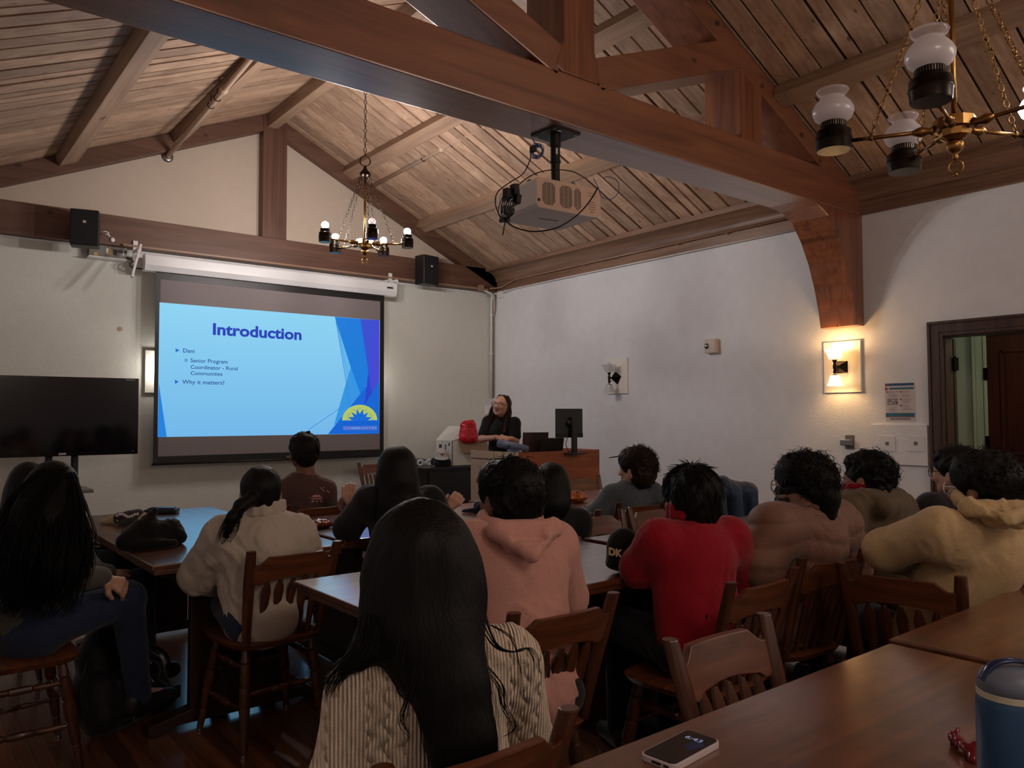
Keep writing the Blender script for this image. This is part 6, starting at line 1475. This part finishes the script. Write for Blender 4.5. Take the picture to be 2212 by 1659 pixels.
# blue jacket over a chair by the right wall
chair(4.25, 2.82, 180, 'wooden chair with a blue jacket over its back, behind the person in red')
M_navyj = cloth('blue_shell', L(44, 62, 86), .15, 200, .55)
a, b_ = Vector((4.03, 3.09, .84)), Vector((4.47, 3.09, .84))
lump('jacket', [cap(a+Vector((.02, 0, .03)), a+Vector((.14, .0, .07)), .05, .055), cap(a+Vector((.14, 0, .05)), b_+Vector((.0, 0, .02)), .06, .05), cap(a+Vector((-.01, .0, .0)), a+Vector((-.03, .02, -.42)), .05, .06), cap(b_, b_+Vector((.02, .02, -.42)), .05, .06), cap(a+Vector((.1, .03, 0)), a+Vector((.08, .05, -.40)), .06, .07), cap(b_+Vector((-.12, .03, 0)), b_+Vector((-.1, .05, -.40)), .06, .07), cap(a+Vector((.22, .03, 0)), a+Vector((.22, .05, -.4)), .06, .07), cap(a+Vector((.05, -.05, 0)), a+Vector((.05, -.07, -.30)), .045, .05), cap(b_+Vector((-.05, -.05, 0)), b_+Vector((-.05, -.07, -.30)), .045, .05), cap(a+Vector((.22, -.05, 0)), a+Vector((.22, -.07, -.3)), .045, .05)], .011, M_navyj, 'dark blue jacket draped over a chair back beside the red sweatshirt', 'jacket', .04, (.010, 16, 8))
# ---- lectern things
Zt = 1.0
mon = thing('monitor', (5.08, 5.52, Zt), 'black computer monitor turned away on the lectern, right of the presenter', 'monitor')
mc = at(1229, 914, 7.30); n_ = Vector((-.35, -.94, 0)).normalized(); sx_ = Vector((-n_.y, n_.x, 0)); sx_ = -sx_ if sx_.dot(CRh) < 0 else sx_
up = Vector((.0, .0, 1)); Rm = Matrix((sx_, -n_*-1, up)).transposed() if False else Matrix(((sx_.x, -n_.x, 0), (sx_.y, -n_.y, 0), (0, 0, 1)))
tl = Matrix.Rotation(math.radians(7), 3, Rm @ Vector((0, 1, 0)))
MB().box(mc, (.27, .022, .27), Rm).build('screen_housing', M_black, mon, bevel=.006); MB().box(mc+n_*.012+Vector((0, 0, -.115)), (.27, .006, .04), Rm).build('chin', M_blackgl, mon); MB().box(mc+n_*.013+Vector((0, 0, .115)), (.20, .003, .006), Rm).build('vent_slot', M_blackgl, mon)
MB().tube([mc+n_*.012, mc+n_*.05], .03, 14).build('hinge', M_black, mon, True)
st = mc+n_*.055+sx_*.03; MB().b2(st.x-.028, st.x+.028, st.y-.012, st.y+.012, Zt+.01, mc.z+.06).build('stand_neck', M_black, mon, bevel=.003); MB().b2(st.x-.11, st.x+.10, st.y-.07, st.y+.12, Zt, Zt+.012).build('stand_base', M_black, mon, bevel=.003)
MB().tube(smoothp([mc+n_*.02+Vector((-.03, 0, -.13)), mc+n_*.04+Vector((-.06, 0, -.2)), mc+n_*.05+Vector((-.03, 0, -.26)), st+Vector((-.02, -.02, -.32))]), .004, 5).build('monitor_cable', M_black, mon, True)
def laptop(c, yaw, w, h, tilt, m, label):
    t = thing('laptop', c, label, 'laptop'); c = Vector(c); H = frame(yaw)
    MB().box(c+H @ Vector((0, h*.5, .008)), (w, h, .014), H).build('keyboard_base', m, t, bevel=.003)
    R = H @ Matrix.Rotation(math.radians(tilt), 3, 'X'); MB().box(c+Vector((0, 0, .014))+R @ Vector((0, 0, h*.5)), (w, .007, h), R).build('lid', m, t, bevel=.003)
    return t
M_taupe = plain('taupe_metal', L(74, 62, 58), .4, .3)
p = on(1152, 968, 2, Zt); laptop((4.75, 5.62, Zt), 24, .25, .19, 12, M_taupe, 'taupe laptop with its lid up on the lectern in front of the presenter')
laptop((4.80, 5.44, Zt), 16, .23, .14, 14, M_black, 'small black tablet standing in a folio in front of the taupe laptop')
tb = thing('rolled_mat', (4.55, 5.5, Zt), 'grey, blue-lit rolled tube with a slot lying on the lectern edge', 'tube')
a, b_ = at(1076, 957, 7.05), at(1141, 970, 6.95); a.z = max(a.z, Zt+.075); b_.z = Zt+.06
M_tube = plain('blue_lit_grey_tube', L(108, 122, 156), .35)  # blue light on the grey tube is put into its base colour
MB().tube([a, a.lerp(b_, .5), b_], [.038, .034, .026], 16).build('tube', M_tube, tb, True); MB().lathe([(.026, -.002), (.026, .002)], a, (a-b_), 14).build('tube_opening', M_black, tb); mm = a.lerp(b_, .38)-Vector((.0, .034, .008)); MB().box(mm, (.08, .012, .016), Matrix.Rotation(-.3, 3, 'Z')).build('slot', M_black, tb, bevel=.004)
MB().box(a.lerp(b_, .5)-Vector((0, 0, .045)), (.10, .05, .03)).build('tube_rest', M_tube, tb, bevel=.003)
t = tag(MB().lathe([(.02, 0), (.023, .03), (.02, .045)], (4.40, 5.46, Zt+.0), n=12).build('paper_cup', plain('light_blue_cup', L(96, 160, 200), .4), None, True), 'small light blue cup beside the rolled tube on the lectern', 'cup')
MB2 = MB(); rs = random.Random(6)
tag(MB().tube(smoothp([(4.95, 5.42, Zt+.006), (5.0, 5.46, Zt+.008), (5.06, 5.41, Zt+.006), (5.15, 5.44, Zt+.006), (5.22, 5.5, Zt+.006)]), .006, 6).build('desk_cable', M_black, None, True), 'black cable snaking on the lectern by the monitor foot', 'cable')
# ---- side table things
Zs = .765
M_box = plain('white_carton', L(206, 202, 192), .6, var=.05, bscale=14); M_kraft = plain('kraft_card', L(128, 104, 80), .7)
cb = thing('cardboard_box', (5.55, 7.8, Zs), 'open white cardboard box with raised flaps beside the presenter', 'box')
x0, x1, y0, y1, z1 = 5.20, 5.72, 7.66, 8.02, Zs+.30
w = MB(); w.b2(x0, x1, y0, y0+.006, Zs, z1); w.b2(x0, x1, y1-.006, y1, Zs, z1); w.b2(x0, x0+.006, y0, y1, Zs, z1); w.b2(x1-.006, x1, y0, y1, Zs, z1); w.b2(x0, x1, y0, y1, Zs, Zs+.006); w.build('carton', M_box, cb)
MB().prism([(x0, y0, z1), (x0, y1, z1), (x0+.19, y1+.0, z1+.17), (x0+.24, y0+.10, z1+.17), (x0+.19, y0, z1+.06)], (.005, 0, -.005)).build('raised_flap', M_box, cb)
MB().prism([(x0+.08, y0-.002, z1), (x1-.02, y0-.002, z1), (x1-.02, y0-.07, z1-.15), (x0+.11, y0-.07, z1-.15)], (0, -.004, 0)).build('hanging_flap', M_kraft, cb)
for (y, z, a, b_) in ((y0+.05, z1-.03, .03, .03), (y0+.13, z1-.05, .02, .07), (y0+.22, z1-.05, .06, .05)): MB().b2(x0-.002, x0, y, y+a, z-b_, z).build('box_print', M_pk, cb)
M_redb = plain('glossy_red_bag', L(186, 20, 34), .3, bump=.5, bscale=18)
rb = thing('gift_bag', (5.6, 7.85, Zs+.2), 'bright red plastic bag sticking out of the white box', 'bag')
bcn = at(1011, 927, 9.35)
soft('bag_body', [cap(bcn+Vector((-.05, 0, -.10)), bcn+Vector((.07, 0, -.10)), .075, .075), cap(bcn+Vector((-.045, 0, -.03)), bcn+Vector((.06, 0, -.03)), .068, .066), cap(bcn+Vector((-.04, 0, .03)), bcn+Vector((.055, 0, .045)), .060, .054), cap(bcn+Vector((-.09, 0, .05)), bcn+Vector((-.04, 0, .085)), .02, .02), cap(bcn+Vector((.0, 0, .09)), bcn+Vector((.07, 0, .095)), .018, .02)], .009, M_redb, rb, .025, (.007, 28, 4))
MB().torus(bcn+Vector((-.01, -.06, .05)), .03, .005, (0, 1, 0), 14, 5).build('bag_handle', M_redb, rb, True)
p = at(957, 998, 9.2); M_navyc = cloth('navy_fleece', L(30, 32, 46))
jp_ = Vector((p.x, p.y, Zs))
lump('jacket', [cap(jp_+Vector((-.10, -.02, .04)), jp_+Vector((.12, .0, .04)), .042, .042), cap(jp_+Vector((-.08, .06, .06)), jp_+Vector((.10, .06, .07)), .05, .055)], .008, M_navyc, 'navy folded jacket on the black cabinet under the grey cap', 'jacket', .03, (.006, 26, 9))
M_capg = cloth('light_grey_cap', L(186, 180, 172), .3, 300)
t, Hc, pc_ = ballcap(jp_+Vector((-.01, .03, .098)), 205, M_capg, M_capg, 'light grey baseball cap with a dark red longhorn emblem on the folded jacket', 1.0, -12)
M_horn = plain('dark_red_emblem', L(110, 40, 34), .6); hz_ = [(-.034, .026), (-.022, .016), (-.010, .012), (0, .013), (.010, .012), (.022, .016), (.034, .026), (.022, .008), (.010, .003), (.006, -.010), (0, -.016), (-.006, -.010), (-.010, .003), (-.022, .008)]
MB().prism([pc_+Hc @ Vector((x, .094-(x*x)*6-.012, .058+z)) for x, z in hz_], Hc @ Vector((0, .012, .004))).build('longhorn_emblem', M_horn, t)
hd = Vector((on(917, 1000, 2, Zs).x, on(917, 1000, 2, Zs).y, Zs)); hd = at(917, 997, 9.3); hd.z = Zs
t = thing('headphones', hd, 'white over-ear headphones lying on the black cabinet', 'headphones')
for dx in (-.07, .06): MB().torus(hd+Vector((dx, -.02, .04)), .03, .013, (.5, 1, .3), 16, 8).build('ear_cup', M_white, t, True)
MB().tube(smoothp([hd+Vector((-.07, -.01, .06)), hd+Vector((-.05, .10, .03)), hd+Vector((.04, .12, .03)), hd+Vector((.09, .05, .05)), hd+Vector((.06, -.01, .06))]), .009, 8).build('headband', M_white, t, True)
lump('scarf', [cap(hd+Vector((-.14, .08, .03)), hd+Vector((.0, .14, .05)), .03, .04), cap(hd+Vector((-.10, .14, .05)), hd+Vector((.08, .16, .05)), .04, .035)], .008, cloth('grey_stripe_knit', L(112, 114, 120)), 'crumpled grey scarf behind the white headphones', 'scarf', .02, (.008, 36, 5))
# ---- foreground table
M_case = plain('white_phone_case', L(206, 192, 196), .45)
ph = thing('mobile_phone', (1.14, .95, TT), 'smartphone in a white case showing the time 6:43 on the foreground table', 'phone')
q0, q1, q2 = on(1387, 1634, 2, TT+.006), on(1487, 1583, 2, TT+.011), on(1551, 1606, 2, TT+.008)
cx = Vector((1.1505, .9485, 0)); la = (on(1524, 1590, 2, TT+.01)-on(1410, 1650, 2, TT+.01)); la.z = 0; la.normalize(); lb = Vector((-la.y, la.x, 0)); cx = (on(1388, 1630, 2, TT+.01)+on(1551, 1600, 2, TT+.01))/2; cx.z = 0
def rrect(w, h, r, z, n=6):
    out = []
    for sx, sy, a0 in ((1, 1, 0), (-1, 1, 90), (-1, -1, 180), (1, -1, 270)):
        for i in range(n+1): a = math.radians(a0+90*i/n); out.append(cx+la*(sx*(w/2-r)+r*math.cos(a))+lb*(sy*(h/2-r)+r*math.sin(a))+Vector((0, 0, z)))
    return out
MB().prism(rrect(.150, .074, .014, TT), (0, 0, .0115)).build('case', M_case, ph, bevel=.002); MB().prism(rrect(.143, .067, .011, TT+.0116), (0, 0, .0008)).build('glass', M_blackgl, ph)
sc_ = emit('lock_screen_glow', L(16, 18, 34), 1.0)
up_ = la; rt_ = -lb
text_on('clock_text', '6:43', .018, cx+la*.036+lb*.018+Vector((0, 0, TT+.0128)), rt_, up_, emit('clock_digits', L(120, 122, 150), 1.0), ph, width=.034, font_bold=.0002)
MB().add([cx+la*a+lb*b_+Vector((0, 0, TT+.01255)) for a, b_ in ((-.01, -.02), (.03, -.03), (.05, -.01), (.01, .0))], [(0, 1, 2, 3)]).build('wallpaper_shape', sc_, ph)
for a, w_ in ((-.02, .010), (.0, .018)): MB().box(cx+la*(-.0752)+lb*a+Vector((0, 0, TT+.006)), (.002, w_, .004), Matrix(((la.x, lb.x, 0), (la.y, lb.y, 0), (0, 0, 1)))).build('case_opening', M_black, ph)
bt = thing('tumbler', (1.33, .47, TT), 'blue insulated tumbler with a grey lid and cream band at the lower right corner', 'tumbler')
bc = at(2186, 1560, 1.20); bc.z = TT; zt_ = at(2186, 1434, 1.20).z
M_tumb = plain('blue_powder_coat', L(38, 78, 118), .42, bump=.05, bscale=500); M_lid = plain('grey_lid', L(104, 112, 128), .45); M_band = plain('cream_band', L(206, 200, 178), .5); M_hdl = plain('navy_handle', L(28, 42, 82), .2)
hh = zt_-TT; r_ = .0485
MB().lathe([(r_*.88, 0), (r_*.92, .004), (r_*.97, .03), (r_, .08), (r_, hh-.062), (r_*.97, hh-.054), (r_*.93, hh-.05)], bc, n=48).build('cup_body', M_tumb, bt, 'auto')
MB().lathe([(r_*.93, hh-.051), (r_*.97, hh-.050), (r_*.97, hh-.041), (r_*.93, hh-.040)], bc, n=48).build('cream_band', M_band, bt, 'auto')
MB().lathe([(r_*.93, hh-.041), (r_*.96, hh-.040), (r_*.95, hh-.026), (r_*.84, hh-.015), (r_*.62, hh-.007), (r_*.3, hh-.005), (.001, hh-.005)], bc, n=48, cap=False).build('lid', M_lid, bt, True)
MB().tube(smoothp([bc+CRh*-.044+Vector((0, 0, hh-.026)), bc+CRh*-.030+Vector((0, 0, hh-.004)), bc+CRh*-.005+Vector((0, 0, hh+.004)), bc+CRh*.025+Vector((0, 0, hh)), bc+CRh*.044+Vector((0, 0, hh-.022))]), .009, 10, flat=.45).build('carry_handle', M_hdl, bt, True)
p = on(2094, 1636, 2, TT); M_wr = plain('red_wrapper', L(116, 26, 40), .2, .2); 
lump('candy_wrapper', [cap(p+Vector((-.0, 0, .010)), p+CF*.05+Vector((0, 0, .014)), .012, .010), cap(p-CF*.02+CRh*-.006+Vector((0, 0, .006)), p+CRh*.012+Vector((0, 0, .018)), .008, .010), cap(p+CF*.05, p+CF*.055+CRh*.012+Vector((0, 0, .026)), .006, .004)], .0022, M_wr, 'crumpled glossy red wrapper beside the blue tumbler', 'wrapper', .005, (.004, 130, 2))
MB3 = None
